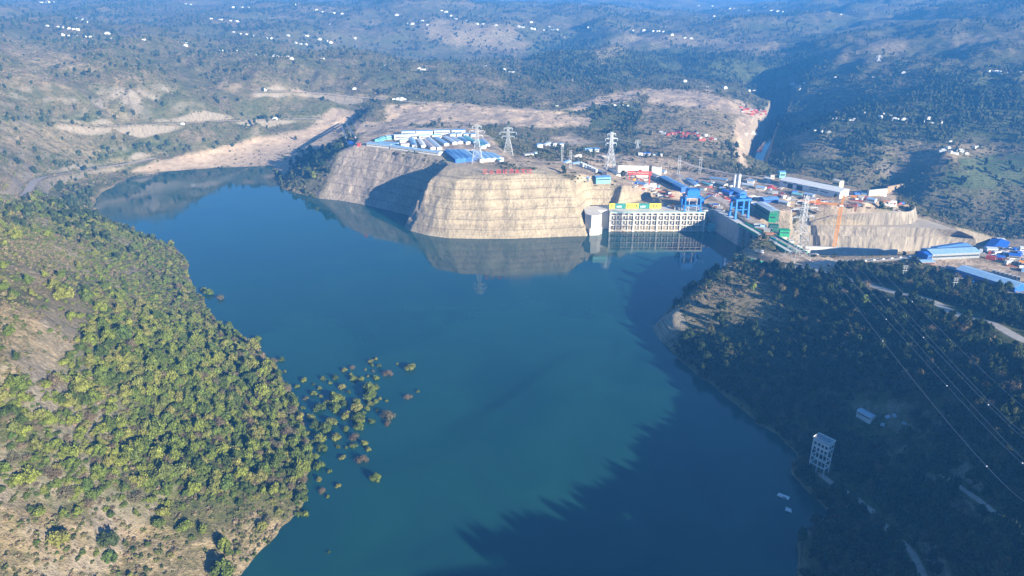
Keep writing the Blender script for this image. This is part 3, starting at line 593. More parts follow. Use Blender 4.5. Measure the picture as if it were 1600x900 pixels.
kd1 = np.where(rng.random(len(tx1)) < .13, 4+rng.integers(0, 2, len(tx1)), rng.integers(0, 4, len(tx1)))
kd2 = np.where(rng.random(len(tx2)) < .10, 3+rng.integers(0, 2, len(tx2)), rng.integers(0, 3, len(tx2)))
K1 = ["sunny0", "sunny1", "sunny2", "sunny3", "dry0", "dry1"]; K2 = ["dark0", "dark1", "dark2", "dry0", "dry1"]
for i in A1:
    k = K1[kd1[i]]; dry = k.startswith("dry"); _, c = make_tree(k, tx1[i], ty1[i], tz1[i], r1[i], h1[i], LBL["dry" if dry else "sunny"], "bare trees in the left hillside wood" if dry else "green trees of the left hillside wood", "bare_tree" if dry else "broadleaf_tree"); SRC.setdefault(k, c)
for i in A2:
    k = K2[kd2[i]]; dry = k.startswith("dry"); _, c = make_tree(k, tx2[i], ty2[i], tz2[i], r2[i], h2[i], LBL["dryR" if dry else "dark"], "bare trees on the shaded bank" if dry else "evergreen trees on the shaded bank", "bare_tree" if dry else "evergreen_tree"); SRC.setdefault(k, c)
for j, k in enumerate(K1):
    s = B1[kd1[B1] == j]; scatter("woodland", k, tx1[s], ty1[s], tz1[s]+h1[s]*.12, r1[s]*1.15, h1[s]*.9, "dense green wood covering the sunny hillside beside the reservoir", "wood")
for j, k in enumerate(K2):
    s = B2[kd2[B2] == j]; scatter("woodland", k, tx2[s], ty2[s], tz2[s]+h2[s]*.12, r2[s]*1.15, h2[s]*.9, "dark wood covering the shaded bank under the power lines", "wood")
# single trees the photo shows apart from the rest
for (px, py, rd_, hg, kd, lb) in [(173,858,4.6,10,"dark0","big dark green tree alone on the dry ground below the wood"), (352,862,3.6,8,"sunny1","pale green tree near the shore on the dry slope"),
    (485,240,5,13,"dark1","tall thin tree at the outer end of the tree covered tongue"),(497,252,6.5,12,"dark2","dark tree on the tongue between the beach and the stepped cliff"),(512,242,7,13,"dark0","broad dark tree on the crest of the tongue beside the camp"),
    (505,262,6,11,"dark1","dark tree low on the tongue above the rocky tip"),(480,270,6,10,"dark0","dark tree at the rocky tip of the tongue"),(528,236,6,11,"dark2","dark tree beside the blue canopy at the camp edge"),(490,280,5,9,"sunny2","lighter green tree over the rocks of the tongue"),
    (1350,482,6,12,"sunny0","big pale green tree catching the sun on the shaded bank"),(1408,512,5,10,"sunny2","sunlit tree standing in the shade under the power lines"),(1454,524,4.5,9,"dry0","sunlit brown tree under the power lines"),(1175,455,4,8,"sunny1","small sunlit tree on the cliff of the headland")]:
    x, y, z = at(px, py); r_, c = make_tree(kd, x, y, z, rd_, hg, lb, None, "tree"); SRC.setdefault(kd, c)
# flooded shrubs standing in the water: photo x, y, width in photo pixels
FS = """411,568,12 426,563,15 440,561,9 445,580,5 475,593,11 465,603,8 458,621,12 478,622,9 474,636,8 486,651,13 499,637,16 490,615,10 502,618,7 505,591,9 524,589,10 538,578,8 551,573,10 553,591,12 565,591,8 548,584,5 575,587,6 588,590,10 583,579,7 581,570,6 579,563,9 587,560,6 592,571,7 606,583,15 641,573,17 638,619,12 653,611,5 621,568,4 571,577,5 534,604,11 499,606,7 520,615,9 511,628,13 527,622,21 525,637,16 537,630,11 556,626,14 557,636,18 577,606,20 578,617,20 587,604,11 579,630,11 587,627,8 573,638,9 541,648,17 605,648,22 605,661,12 561,651,17 563,656,16 581,658,11 561,666,15 541,670,10 520,657,20 495,664,20 508,669,20 502,684,17 524,681,18 481,676,9 503,700,16 554,682,15 553,695,11 570,692,11 576,701,8 541,699,5 529,697,8 604,626,5 594,622,6 566,717,18 535,714,10 499,726,16 515,736,7 498,748,9 504,765,13 529,758,9 587,745,17 512,775,6 467,801,13 477,802,11 514,862,5 325,457,13 345,464,14 318,452,9 402,529,11 358,506,9 490,600,6 516,598,6 545,612,7 568,645,8 590,640,7 488,690,10 493,712,12"""
DRYF = {(426,563),(606,583),(605,661),(554,682),(566,717),(638,619),(345,464),(583,579),(504,765),(551,573),(478,622),(605,648)}
FL = {True: ("dry brown bush half drowned in the reservoir shallows", "brown bushes standing in the water"), False: ("yellow-green bush half drowned in the reservoir shallows", "green bushes standing in the water")}
for j, t in enumerate(FS.split()):
    px, py, w_ = map(float, t.split(",")); x, y, _ = G(px, py+w_*.22, 0); dep = y*math.cos(PITCH)+H*math.sin(PITCH); rd_ = w_/F*dep/2*1.02
    dry = (px, py) in DRYF; kd = ("dry%d" % (j % 2)) if dry else ("sunny%d" % (j % 4))
    root, c = make_tree(kd, x, y, -.3, rd_, max(rd_*1.25, .8), FL[dry][0], FL[dry][1], "flooded_shrub", "shrub"); c.location.z = -rd_*.12
# scrub as a mass
for i in range(3):
    x, y, z = at(60+i*60, 812+i*8); o, c = make_tree("bush%d" % i, x, y, z, 1.6, 1.6, ["low bush on the bare slope nearest the lower corner of the bank","low bush on the bare slope above the reservoir edge","low bush halfway along the bare slope"][i], None, "bush", "bush"); SRC["bush%d" % i] = c
for i in range(2):
    x, y, z = at(1215+i*22, 232+i*9); o, c = make_tree("far%d" % i, x, y, z, 4, 8, ["dark tree at the river bend below the dam","dark tree beside the river bend in front of the slope wood"][i], None, "tree", "tree"); SRC["far%d" % i] = c
def mass(name, kinds, dens, rlo, rhi, hk, label, cat, power=1.0):
    x, y = pick(dens); q = clear_of(x, y, 1.0) if rhi < 3 else np.ones(len(x), bool); x, y = x[q], y[q]; z = terrain(x, y); n = len(x); print("MASS", name, n); r_ = rlo+(rhi-rlo)*rng.random(n)**power; kk = rng.integers(0, len(kinds), n)
    for j, k in enumerate(kinds):
        s = kk == j; scatter(name, k, x[s], y[s], z[s]-.1, r_[s]*1.2, r_[s]*hk, label, cat)
okf = VIEW & open_
mass("yard_scrub", ["bush0", "bush1", "bush2", "dark0"], np.where(VIEW & (GD > 6) & (GRD < .2), .055*BUSHY*(nzg > -.22), 0), .7, 2.0, 1.4, "brown and green bushes between the yards of the dam site", "scrub", 1.3)
mass("undergrowth", ["sunny0", "sunny2", "dry0"], np.where(okf & LEFT & (R_ < 1050), np.where(PYI < 500, .11, .085)*np.clip(GREEN+.1, 0, 1)*(1-TAN*.6), 0), .9, 2.3, 1.1, "low leafy undergrowth filling the sunny hillside wood", "undergrowth", 1.5)
mass("scrub", ["bush0", "bush1", "bush2"], np.where(okf & (R_ < 800), np.where(TAN > .3, .22, .13)*np.clip(.7+nzg*1.3, .1, 1), 0), .5, 2.0, 1.4, "low olive scrub covering the slopes near the water", "scrub", 2)
mass("scrub", ["bush0", "bush1", "bush2"], np.where(okf & (R_ >= 800) & (R_ < 2300), .040*(1-BARE*.93)*(1-TAN*.6)*(1-FIELD*.8)*np.clip(.65+nzg*1.5+nz2*.5, .05, 1.2), 0), 1.1, 3.1, 1.3, "brown and olive scrub covering the slopes beyond the reservoir", "scrub", 1.6)
mass("slope_woodland", ["far0", "far1"], np.where(okf & (R_ >= 800) & (R_ < 2600), (.0105*GREEN*(1-FIELD)+.0016)*(1-BARE*.95)*(1-TAN*.7)*np.clip(.7+nzg*1.6+nz2, 0, 1.4), 0), 2.2, 4.8, 1.7, "dark green trees spread over the slopes behind the dam", "wood")
mass("slope_woodland", ["far0", "far1"], np.where(okf & (R_ >= 2600) & (R_ < 5200), (.0016+.0030*GREEN)*np.clip(.6+nz2*2.6+nzg, 0, 1.4)*(1-TAN*.6), 0), 2.6, 5.5, 1.5, "hazy blue woodland on the far hills", "wood")
# ------------------------------------------------------------------ mesh collector
class MB:
    def __init__(s): s.v = []; s.f = []; s.m = []
    def quad(s, pts, mi=0):
        k = len(s.v); s.v += [tuple(p) for p in pts]; s.f.append(tuple(range(k, k+len(pts)))); s.m.append(mi); return s
    def box(s, x0, y0, z0, x1, y1, z1, mi=0):
        k = len(s.v); s.v += [(x0,y0,z0),(x1,y0,z0),(x1,y1,z0),(x0,y1,z0),(x0,y0,z1),(x1,y0,z1),(x1,y1,z1),(x0,y1,z1)]
        s.f += [tuple(k+i for i in q) for q in ((3,2,1,0),(4,5,6,7),(0,1,5,4),(1,2,6,5),(2,3,7,6),(3,0,4,7))]; s.m += [mi]*6; return s
    def bar(s, p, q, w, w2=None, mi=0):
        p = Vector(p); q = Vector(q); d = (q-p).normalized(); u = d.cross(Vector((0,0,1)))
        if u.length < .05: u = Vector((1,0,0))
        u.normalize(); v = d.cross(u); w2 = w if w2 is None else w2; k = len(s.v)
        for c, a in ((p, w/2), (q, w2/2)): s.v += [tuple(c+u*a*i+v*a*j) for i, j in ((-1,-1),(1,-1),(1,1),(-1,1))]
        s.f += [tuple(k+i for i in g) for g in ((3,2,1,0),(4,5,6,7),(0,1,5,4),(1,2,6,5),(2,3,7,6),(3,0,4,7))]; s.m += [mi]*6; return s
    def cyl(s, x, y, z0, z1, r, r1=None, n=12, mi=0):
        r1 = r if r1 is None else r1; k = len(s.v)
        for z, rr in ((z0, r), (z1, r1)): s.v += [(x+rr*math.cos(i*2*math.pi/n), y+rr*math.sin(i*2*math.pi/n), z) for i in range(n)]
        s.f += [(k+i, k+(i+1) % n, k+n+(i+1) % n, k+n+i) for i in range(n)]+[tuple(k+i for i in range(n))[::-1], tuple(k+n+i for i in range(n))]; s.m += [mi]*(n+2); return s
    def prism(s, poly, z0, z1, mi=0):
        n = len(poly); k = len(s.v)
        for z in (z0, z1): s.v += [(p[0], p[1], z) for p in poly]
        s.f += [(k+i, k+(i+1) % n, k+n+(i+1) % n, k+n+i) for i in range(n)]+[tuple(range(k+n-1, k-1, -1)), tuple(range(k+n, k+2*n))]; s.m += [mi]*(n+2); return s
    def build(s, name, mats, parent=None, smooth=False):
        me = bpy.data.meshes.new(name); me.from_pydata(s.v, [], s.f)
        for m in (mats if isinstance(mats, (list, tuple)) else [mats]): me.materials.append(m)
        me.polygons.foreach_set("material_index", s.m); me.validate(); bm = bmesh.new(); bm.from_mesh(me); bmesh.ops.recalc_face_normals(bm, faces=bm.faces); bm.to_mesh(me); bm.free(); me.update()
        return link(bpy.data.objects.new(name, me), parent)
def empty(name, loc, rz=0, label=None, cat=None, group=None):
    o = link(bpy.data.objects.new(name, None)); o.location = loc; o.rotation_euler = (0, 0, rz); return tag(o, label, cat, group)
def copy_thing(root, loc, rz, label=None, scale=None, group=None):
    r = root.copy(); C.objects.link(r); r.location = loc; r.rotation_euler = (0, 0, rz)
    if label: r["label"] = label
    if group: r["group"] = group
    if scale: r.scale = scale
    for ch in list(root.children):
        c = ch.copy(); C.objects.link(c); c.parent = r
        for g in ch.children: d = g.copy(); C.objects.link(d); d.parent = c
    return r
def stripes(name, col, col2=None, scale=1.0, rough=.55):
    """ribbed painted sheet metal, weathered"""
    m = bpy.data.materials.new(name); m.use_nodes = True; t = m.node_tree; N = t.nodes; b = N["Principled BSDF"]; b.inputs["Roughness"].default_value = rough
    tc = N.new("ShaderNodeTexCoord"); wv = N.new("ShaderNodeTexWave"); wv.inputs["Scale"].default_value = scale; wv.inputs["Distortion"].default_value = .3
    n = N.new("ShaderNodeTexNoise"); n.inputs["Scale"].default_value = .35; n.inputs["Detail"].default_value = 5
    mx = N.new("ShaderNodeMix"); mx.data_type = 'RGBA'; mx.inputs[6].default_value = tuple(col)+(1,); mx.inputs[7].default_value = tuple(col2 or [min(1, c*1.6+.05) for c in col])+(1,)
    ma = N.new("ShaderNodeMath"); ma.operation = 'MULTIPLY'; r = N.new("ShaderNodeMapRange"); r.inputs[1].default_value = .35; r.inputs[2].default_value = .7
    t.links.new(tc.outputs["Object"], wv.inputs[0]); t.links.new(tc.outputs["Object"], n.inputs[0]); t.links.new(n.outputs["Fac"], r.inputs[0]); t.links.new(r.outputs[0], ma.inputs[0]); t.links.new(wv.outputs["Fac"], ma.inputs[1]); t.links.new(ma.outputs[0], mx.inputs[0]); t.links.new(mx.outputs[2], b.inputs["Base Color"]); return m
M = {
 "blue": stripes("blue_sheet_roof", (.10,.25,.50), (.22,.42,.66)), "lblue": stripes("faded_blue_sheet_roof", (.22,.40,.60), (.42,.56,.68)), "deep": stripes("bright_blue_sheet", (.015,.10,.48), (.03,.18,.60)),
 "teal": stripes("teal_sheet", (.15,.45,.45), (.35,.60,.58)), "pale": stripes("pale_sheet_roof", (.42,.52,.60), (.62,.66,.68)), "pink": stripes("faded_pinkish_roof", (.45,.38,.36), (.6,.52,.48)),
 "white": mat("white_panel_wall", (.74,.74,.70), .7, noise=.18, nscale=.5), "cream": mat("cream_panel_wall", (.62,.58,.48), .7, noise=.2, nscale=.4), "grey": mat("grey_weathered_steel", (.28,.30,.31), .6, noise=.3, nscale=.6),
 "dark": mat("dark_opening", (.03,.035,.045), .6), "conc": mat("cast_concrete", (.46,.43,.38), .85, noise=.22, nscale=.15), "lconc": mat("pale_new_concrete", (.66,.61,.53), .8, noise=.15, nscale=.12),
 "sblue": mat("blue_painted_steel", (.03,.19,.55), .45, noise=.15, nscale=.5), "red": mat("red_painted_steel", (.55,.08,.05), .5, noise=.25, nscale=.5), "orange": mat("orange_painted_steel", (.85,.33,.02), .5, noise=.2, nscale=.6),
 "yellow": mat("yellow_paint", (.78,.66,.06), .5, noise=.12, nscale=.6), "ylw": mat("pale_yellow_cladding", (.70,.62,.34), .7, noise=.15, nscale=.4), "green": mat("green_netting", (.03,.33,.15), .7, noise=.35, nscale=.4), "dgreen": mat("dark_green_sheet", (.03,.13,.09), .6, noise=.3, nscale=.3),
 "steel": mat("galvanised_steel", (.52,.54,.55), .45, metal=.2, noise=.1, nscale=.5), "rust": mat("rusty_rebar", (.30,.13,.07), .8, noise=.4, nscale=1), "wood": mat("stacked_timber", (.36,.26,.16), .85, noise=.4, nscale=1),
 "tyre": mat("tyre_rubber", (.02,.02,.02), .9), "glass": mat("window_glass", (.04,.06,.08), .15, spec=.6), "black": mat("black_paint", (.03,.03,.03), .6), "wire": mat("aluminium_conductor", (.22,.25,.28), .4, metal=.3),
 "ball": mat("white_marker_ball", (.8,.8,.8), .5), "pic": mat("billboard_picture_green", (.04,.25,.20), .5, noise=.6, nscale=.5), "track": mat("compacted_gravel", (.50,.42,.34), .95, noise=.25, nscale=.5), "asph": mat("pale_asphalt_road", (.48,.43,.36), .9, noise=.2, nscale=.3),
}
def GZ1(x, y): return float(terrain(np.array([x]), np.array([y]))[0])

# ------------------------------------------------------------------ road surfaces, 0.2 m over the levelled bed
for n_, P, hw in ROADD:
    V = []; q = []
    off = .22 if n_ != 'dirt_track' else .15
    for i in range(len(P)):
        d = P[min(i+1, len(P)-1)][:2]-P[max(i-1, 0)][:2]; d = d/np.linalg.norm(d); s_ = np.array([d[1], -d[0]])
        wj = hw*(1+.12*math.sin(i*.9)+.06*math.sin(i*2.3)) if n_ != 'road' else hw
        for k in (-1, -.33, .33, 1): p = P[i][:2]+s_*wj*k; V.append((p[0], p[1], P[i][2]+off))
    for i in range(len(P)-1):
        for k in range(3): a = i*4+k; q.append((a, a+1, a+5, a+4))
    tag(mesh_np(n_, V, np.array(q), M["asph"] if n_ in ('road', 'service_road') else M["track"]), kind="structure")

rv_ = densify(RIVP, 15); V = []
for i in range(len(rv_)):
    d = rv_[min(i+1, len(rv_)-1)][:2]-rv_[max(i-1, 0)][:2]; d = d/np.linalg.norm(d); s_ = np.array([d[1], -d[0]])
    for k in (-1, 1): p = rv_[i][:2]+s_*17*k; V.append((p[0], p[1], -30.2))
tag(mesh_np("river_water", V, np.array([(i*2, i*2+1, i*2+3, i*2+2) for i in range(len(rv_)-1)]), water.data.materials[0]), kind="structure")
# ------------------------------------------------------------------ huts, sheds, houses
def hut(a, b, wd, ht, roof, wall, label, group=None, name="hut", cat="hut", pitch=.22, base=None, doors=True, flat=False, over=.5):
    A = np.array(at(*a) if base is None else G(a[0], a[1], base)); B = np.array(at(*b) if base is None else G(b[0], b[1], base)); L = float(np.linalg.norm(B[:2]-A[:2])); L = max(L, 3.0); c = (A+B)/2; rz = math.atan2(B[1]-A[1], B[0]-A[0])
    z = min(A[2], B[2], GZ1(c[0], c[1])) if base is None else base
    o = empty(name, (c[0], c[1], z), rz, label, cat, group); h = L/2; w_ = wd/2; rise = 0 if flat else w_*pitch
    m = MB().box(-h, -w_, -2.5, h, w_, ht)
    if not flat:
        for s in (-1, 1): x = s*h; m.quad([(x, -w_, ht), (x, w_, ht), (x, 0, ht+rise)])
    m.build("wall", M[wall], o)
    r = MB(); t = .18; ov = over
    if flat: r.box(-h-ov, -w_-ov, ht+.01, h+ov, w_+ov, ht+.3)
    else:
        for s in (-1, 1):
            e = s*(w_+ov); ze = ht-ov*pitch
            r.quad([(-h-ov, 0, ht+rise+t), (h+ov, 0, ht+rise+t), (h+ov, e, ze+t), (-h-ov, e, ze+t)]); r.quad([(-h-ov, e, ze+.02), (h+ov, e, ze+.02), (h+ov, 0, ht+rise+.02), (-h-ov, 0, ht+rise+.02)])
            r.quad([(-h-ov, e, ze+.02), (h+ov, e, ze+.02), (h+ov, e, ze+t), (-h-ov, e, ze+t)])
            for sx in (-1, 1): x = sx*(h+ov); r.quad([(x, 0, ht+rise+.02), (x, e, ze+.02), (x, e, ze+t), (x, 0, ht+rise+t)])
    r.build("roof", M[roof], o)
    if doors:
        n = max(1, min(10, int(L/4)))
        for s in (-1, 1):
            y = s*(w_+.03); MB().box(-h+.8, min(y, y-s*.05), ht*.42, h-.8, max(y, y-s*.05), ht*.66).build("window_strip", M["glass"], o)
    return o
WC = "workers' camp huts on the cliff top"
# back row: two storey white blocks with blue roofs
for i, (x0, x1, y) in enumerate([(628,649,207),(651,676,206.5),(679,703,205.5),(706,727,205)]):
    hut((x0, y+4), (x1, y+3.6), 9, 6.5, "blue", "white", ["leftmost long white two storey block with blue roof in the back row of the camp","second long white two storey block from the left in the back row of the camp","third long white two storey block in the back row of the camp","rightmost long white two storey block in the back row of the camp"][i], "two storey blocks of the camp", "barrack_block", "barracks")
for a, b, w_, h_, r_, wl in [((616,218),(651,216),10,7,"pale","white"),((655,217),(672,216.5),9,6,"teal","white"),((675,216.5),(690,216),9,6,"teal","cream"),((590,222),(601,217),9,4,"teal","teal"),((603,217.5),(615,216.5),10,5,"lblue","teal"),
   ((594,225),(622,226.5),6,3.4,"blue","lblue"),((624,222),(637,221),9,4,"lblue","white"),((626,229),(639,228),9,4,"pink","white")]:
    hut(a, b, w_, h_, r_, wl, "%s roofed camp building standing crosswise behind the diagonal huts" % {"pale":"pale","teal":"teal","lblue":"light blue","blue":"dark blue","pink":"pinkish"}[r_], "crosswise camp buildings with a %s roof" % r_, "camp_building", "building")
for a, b, r_ in [((643,219),(648,230),"lblue"),((655,220),(662,231),"white"),((662,221),(677,234),"pink"),((670,219),(687,234),"pale"),((681,217.5),(698,228),"lblue"),((695,216),(711,226),"pale"),((707,217),(720,225),"pale"),((718,217),(732,225.5),"lblue"),((727,216),(743,225),"teal"),((752,221),(762,229),"lblue"),((744,222),(756,232),"teal")]:
    hut(a, b, 7.5, 3.6, r_, "white", "long single storey hut with a %s roof lying diagonally in the workers' camp" % {"lblue":"light blue","white":"white","pink":"pinkish","pale":"pale grey","teal":"teal"}[r_], "diagonal camp huts, %s roofs" % r_, "hut", "hut")
for a, b in [((702,213),(710,212)),((713,212.5),(720,212)),((724,212.5),(732,212)),((735,213),(742,212.5))]:
    hut(a, b, 9, 4, "blue", "white", "small blue roofed hut in the row behind the diagonal huts", "small blue roofed camp huts", "hut", "hut")
for i, (a, b) in enumerate([((576,227),(611,231)),((613,231.5),(650,236.5)),((652,237),(689,242))]):
    hut(a, b, 10, 4, "lblue", "white", ["first long hut from the left in the row along the cliff edge","middle long hut of the row along the cliff edge","last long hut of the row along the cliff edge, next to the wide blue roofs"][i], "long huts along the cliff edge", "hut", "hut")
for i in range(4):
    hut((700+8*i, 239+.2*i), (717+8.2*i, 254.5-.9*i), 9.5, 5, "blue" if i < 3 else "lblue", "deep", "wide blue roof bay of the large canteen block at the cliff end of the camp", "blue roof bays at the cliff end of the camp", "camp_hall", "hall")
for i in range(4):
    hut((741+8.5*i, 240+1.2*i), (755+9*i, 253.5-.6*i), 9.5, 4.2, "lblue", "cream", "pale blue roof bay of the last camp block beside the pylon", "pale roof bays beside the pylon", "camp_hall", "hall")
hut((728,237.5),(738,238), 7, 4, "pink", "cream", "small hut with a red-brown roof between the two wide roof blocks")
hut((547,226),(561,226.5), 9, 5, "deep", "white", "bright blue canopy standing by itself at the edge of the camp", None, "canopy", "canopy")
hut((559,227.5),(563,227.5), 4, 3.5, "red", "red", "small red cabin beside the bright blue canopy", None, "cabin", "cabin")
# buildings across the middle yards
YB = [((818,243),(832,243.5),9,4,"grey","cream","grey roofed house beside the track behind the cliff top sign"),((834,241),(840,242),7,4,"lblue","white","white gabled house next to the grey roofed one"),
 ((838,229),(846,229.5),9,5,"blue","white","blue roofed house at the left end of the hill foot row"),((850,226.5),(858,227),8,5,"pale","white","pale roofed house second in the hill foot row"),((860,228),(868,228.5),8,5,"white","white","white house in the middle of the hill foot row"),((871,227.5),(880,228.5),8,5,"lblue","white","white and blue house at the right end of the hill foot row"),
 ((908,236),(922,237),14,5,"lblue","white","wide light blue shed at the foot of the bare mound"),((924,235.5),(936,236.5),12,5,"blue","white","blue shed joined to the wide light blue shed under the mound"),
 ((880,253.5),(889,254),7,3.5,"lblue","white","small blue roofed cabin beside the twin poles"),((893,256),(905,256.5),7,3.5,"lblue","grey","low blue roofed cabin behind the row of tanks"),
 ((898,268),(921,281),6,3.5,"lblue","grey","long narrow blue roof along the cliff edge below the row of tanks"),((927,265),(944,274),9,5,"grey","dark","dark open shed between the tanks and the large pylon"),((930,281),(952,282),12,6,"blue","teal","blue roofed shed with a bright teal front near the cliff edge"),
 ((994,286),(1009,293),11,4.5,"blue","grey","blue roofed shed standing under the red gantry crane"),((968,268),(981,270),6,4,"blue","white","small blue roof behind the red gantry crane"),((1015,275),(1029,281),9,5,"grey","white","grey roofed shed with a white gable beside the red gantry crane"),
 ((1036,282),(1053,291),11,6,"blue","dark","dark fronted blue roofed workshop, nearer half of the long pair"),((1051,289),(1070,300),11,6,"blue","deep","blue roofed workshop with blue front, farther half of the long pair"),
 ((1006,242),(1016,243),8,4.5,"deep","white","blue and white cabin in the row on the mid slope"),((1020,243),(1034,244),7,4,"pale","cream","pale long cabin in the row on the mid slope"),((997,242),(1004,242.5),7,4,"cream","white","cream cabin at the end of the row on the mid slope"),
 ((1110,281),(1136,283),7,4,"blue","grey","long thin blue roof in front of the river channel"),((1168,285),(1178,286),8,4,"blue","white","short blue roof beyond the twin silos"),
 ((1131,302),(1143,307),9,6,"deep","deep","deep blue shed at the foot of the twin silos"),((1145,300),(1161,305),12,5.5,"blue","deep","long blue roofed shed beside the twin silos"),((1148,311),(1156,315),8,4,"deep","deep","small deep blue shed in front of the silo sheds"),
 ((1190,315),(1213,314),12,5,"blue","deep","wide light blue roof of the shed above the green hall"),((1238,305),(1254,308),9,4,"teal","grey","teal roofed store on the yard behind the big pylon"),((1257,306),(1271,309),8,4,"lblue","grey","grey blue roofed store at the edge of the bushes"),
 ((1216,277),(1225,277),10,9,"blue","teal","tall light blue annex at the far end of the white hall"),((1195,282),(1202,284),6,5,"white","white","white tank house left of the white hall"),((1203,279),(1209,279),5,5,"cream","cream","small cream box building left of the white hall"),
 ((1446,402),(1520,398),20,7,"lblue","grey","big grey hall with a pale ribbed roof in the corner yard"),((1440,404),(1478,398),14,6,"deep","deep","deep blue hall behind the pale ribbed hall"),((1462,397),(1508,390),16,6,"blue","deep","long mid blue roof joining the two deep blue halls"),
 ((1508,389),(1562,383),22,7,"deep","deep","brightest blue hall roof at the end of the terraced wall"),((1556,380),(1567,381),10,7,"white","white","white cubic house behind the brightest blue hall"),((1592,391),(1604,392),8,5,"white","white","small white house at the frame edge beyond the truck rows"),
 ((1500,428),(1592,457),19,7,"lblue","deep","long light blue roof with a deep blue wall nearest in the corner yard"),((1513,444),(1530,451),7,3.5,"lblue","deep","small lean-to with blue roof below the long blue walled shed"),((1436,411),(1456,412),9,3.5,"lblue","rust","low blue awning over brown stores beside the trees"),((1478,422),(1492,425),8,3.5,"grey","dark","small dark shed between the ribbed hall and the long shed"),
 ((1586,463),(1606,468),9,4,"pink","red","red sided hut at the frame edge below the long shed")]
YB += [((1075,283),(1090,290),9,4,"lblue","white","light blue cabin beside the bend of the construction road"),((1098,288),(1112,291),8,4,"teal","grey","teal roofed workshop left of the twin silos"),((1120,288),(1134,292),9,4,"grey","cream","grey roofed store just left of the twin silos"),
 ((1160,291),(1176,293),9,4,"pale","grey","pale long roof on the open ground beyond the silos"),((1182,295),(1196,297),8,4,"lblue","white","small blue roof on the open ground before the white hall"),((1170,318),(1184,322),8,4,"blue","grey","blue roofed store between the portal crane and the wide light blue shed"),
 ((1218,318),(1232,321),8,4,"pale","cream","pale shed at the edge of the bushy plateau"),((1262,312),(1276,315),7,4,"pink","cream","pinkish roofed store below the white hall"),((955,268),(966,275),7,4,"grey","white","grey roofed cabin at the foot of the padded pylon"),((1028,268),(1040,271),7,4,"lblue","white","light blue cabin at the end of the pale concrete walls"),
 ((1355,313),(1368,316),8,4,"lblue","white","blue roofed cabin near the brink of the plateau"),((1386,316),(1398,319),7,4,"white","cream","cream cabin at the very brink of the plateau"),((1575,402),(1592,404),9,4,"deep","grey","deep blue roof among the stores of the corner yard"),((1540,392),(1556,393),8,4,"pale","white","pale roof behind the stores of the corner yard"),
 ((760,243),(772,247),7,4,"lblue","white","light blue hut beside the track leading out of the camp"),((775,250),(784,254),6,3.5,"teal","white","teal hut at the edge of the track above the sign"),((895,244),(906,245),8,4,"cream","white","cream cabin between the mound and the white tanks"),((940,246),(952,247),8,4,"pink","cream","pinkish building below the mound beside the padded pylon")]
for a, b, w_, h_, r_, wl, lb in YB: hut(a, b, w_, h_, r_, wl, lb, None, "shed" if "house" not in lb else "house", "shed" if "house" not in lb else "house")
# great white hall: base line along the shaded long side
A = np.array(G(1217,290,31)); B = np.array(G(1311,311,30)); dv = (B-A)[:2]; L = float(np.linalg.norm(dv)); rz = math.atan2(dv[1], dv[0]); nrm = np.array([-math.sin(rz), math.cos(rz)]); cen = (A[:2]+B[:2])/2+nrm*13
hall = empty("industrial_hall", (cen[0], cen[1], 29.5), rz, "long white industrial hall with a bright white roof and dark openings along its shaded side", "hall")
HH = 10; hl = L/2
m = MB(); segs = [(-hl, -hl*.86), (-hl*.72, -hl*.52), (-hl*.40, -hl*.16), (-hl*.04, hl*.90), (hl*.97, hl)]
m.box(-hl, -13, 0, hl, 13, HH)
for s in (-1, 1): m.quad([(s*hl, -13, HH), (s*hl, 13, HH), (s*hl, 0, HH+2)])
m.build("wall", M["white"], hall)
r = MB()
for s in (-1, 1): r.quad([(-hl-.6, 0, HH+2.2), (hl+.6, 0, HH+2.2), (hl+.6, s*13.8, HH+.15), (-hl-.6, s*13.8, HH+.15)]); r.quad([(-hl-.6, s*13.8, HH-.25), (hl+.6, s*13.8, HH-.25), (hl+.6, s*13.8, HH+.15), (-hl-.6, s*13.8, HH+.15)])
r.build("roof", M["white"], hall)
for x, w_, z0, z1 in [(-.62, 8, 0, 8), (-.30, 9, 0, 8), (.86, 3, 0, 4), (-.8, 6, 6.6, 8.2), (-.46, 6, 8.2, 9.4)]: MB().box(x*hl-w_/2, -13.12, z0, x*hl+w_/2, -13.02, z1).build("door_opening", M["dark"], hall)
for x0, x1, z in [(.02, .30, 5), (.02, .30, 8.2), (.38, .62, 5.5)]: MB().box(x0*hl, -13.10, z, x1*hl, -13.02, z+1.2).build("window_strip", M["glass"], hall)
MB().box(hl+.02, -3, 0, hl+.12, 3, 7.5).build("gate", M["grey"], hall)
hut((1303,290),(1314,293), 9, 9, "cream", "ylw", "pale yellow box building behind the near end of the white hall", None, "annex", "building", base=30)
# twin silos
for i, x in enumerate((1146.5, 1153)):
    p = at(x, 296); o = empty("cement_silo", p, 0, ["left one of the two tall white cement silos","right one of the two tall white cement silos"][i], "silo", "twin cement silos")
    MB().cyl(0, 0, 4, 22, 2.3, n=16).cyl(0, 0, 1.5, 4, .6, 2.3, n=16).build("tank", M["white"], o); MB().cyl(0, 0, 22, 23.5, 2.3, .6, n=16).build("lid", M["grey"], o)
    for a in range(4): MB().bar((2*math.cos(a*1.57+.78), 2*math.sin(a*1.57+.78), -.5), (2*math.cos(a*1.57+.78), 2*math.sin(a*1.57+.78), 5), .4).build("leg", M["sblue"], o)
# small yard tanks in a row
for i in range(8):
    p = at(908+i*3.4, 259+i*1.55); o = empty("storage_tank", p, 0, "white upright storage tank in the row behind the cliff edge", "tank", "row of white storage tanks"); MB().cyl(0, 0, -.5, 5.2, 2.0, n=12).build("shell", M["white"], o); MB().cyl(0, 0, 5.2, 6.2, 2.0, .3, n=12).build("lid", M["pale"], o)
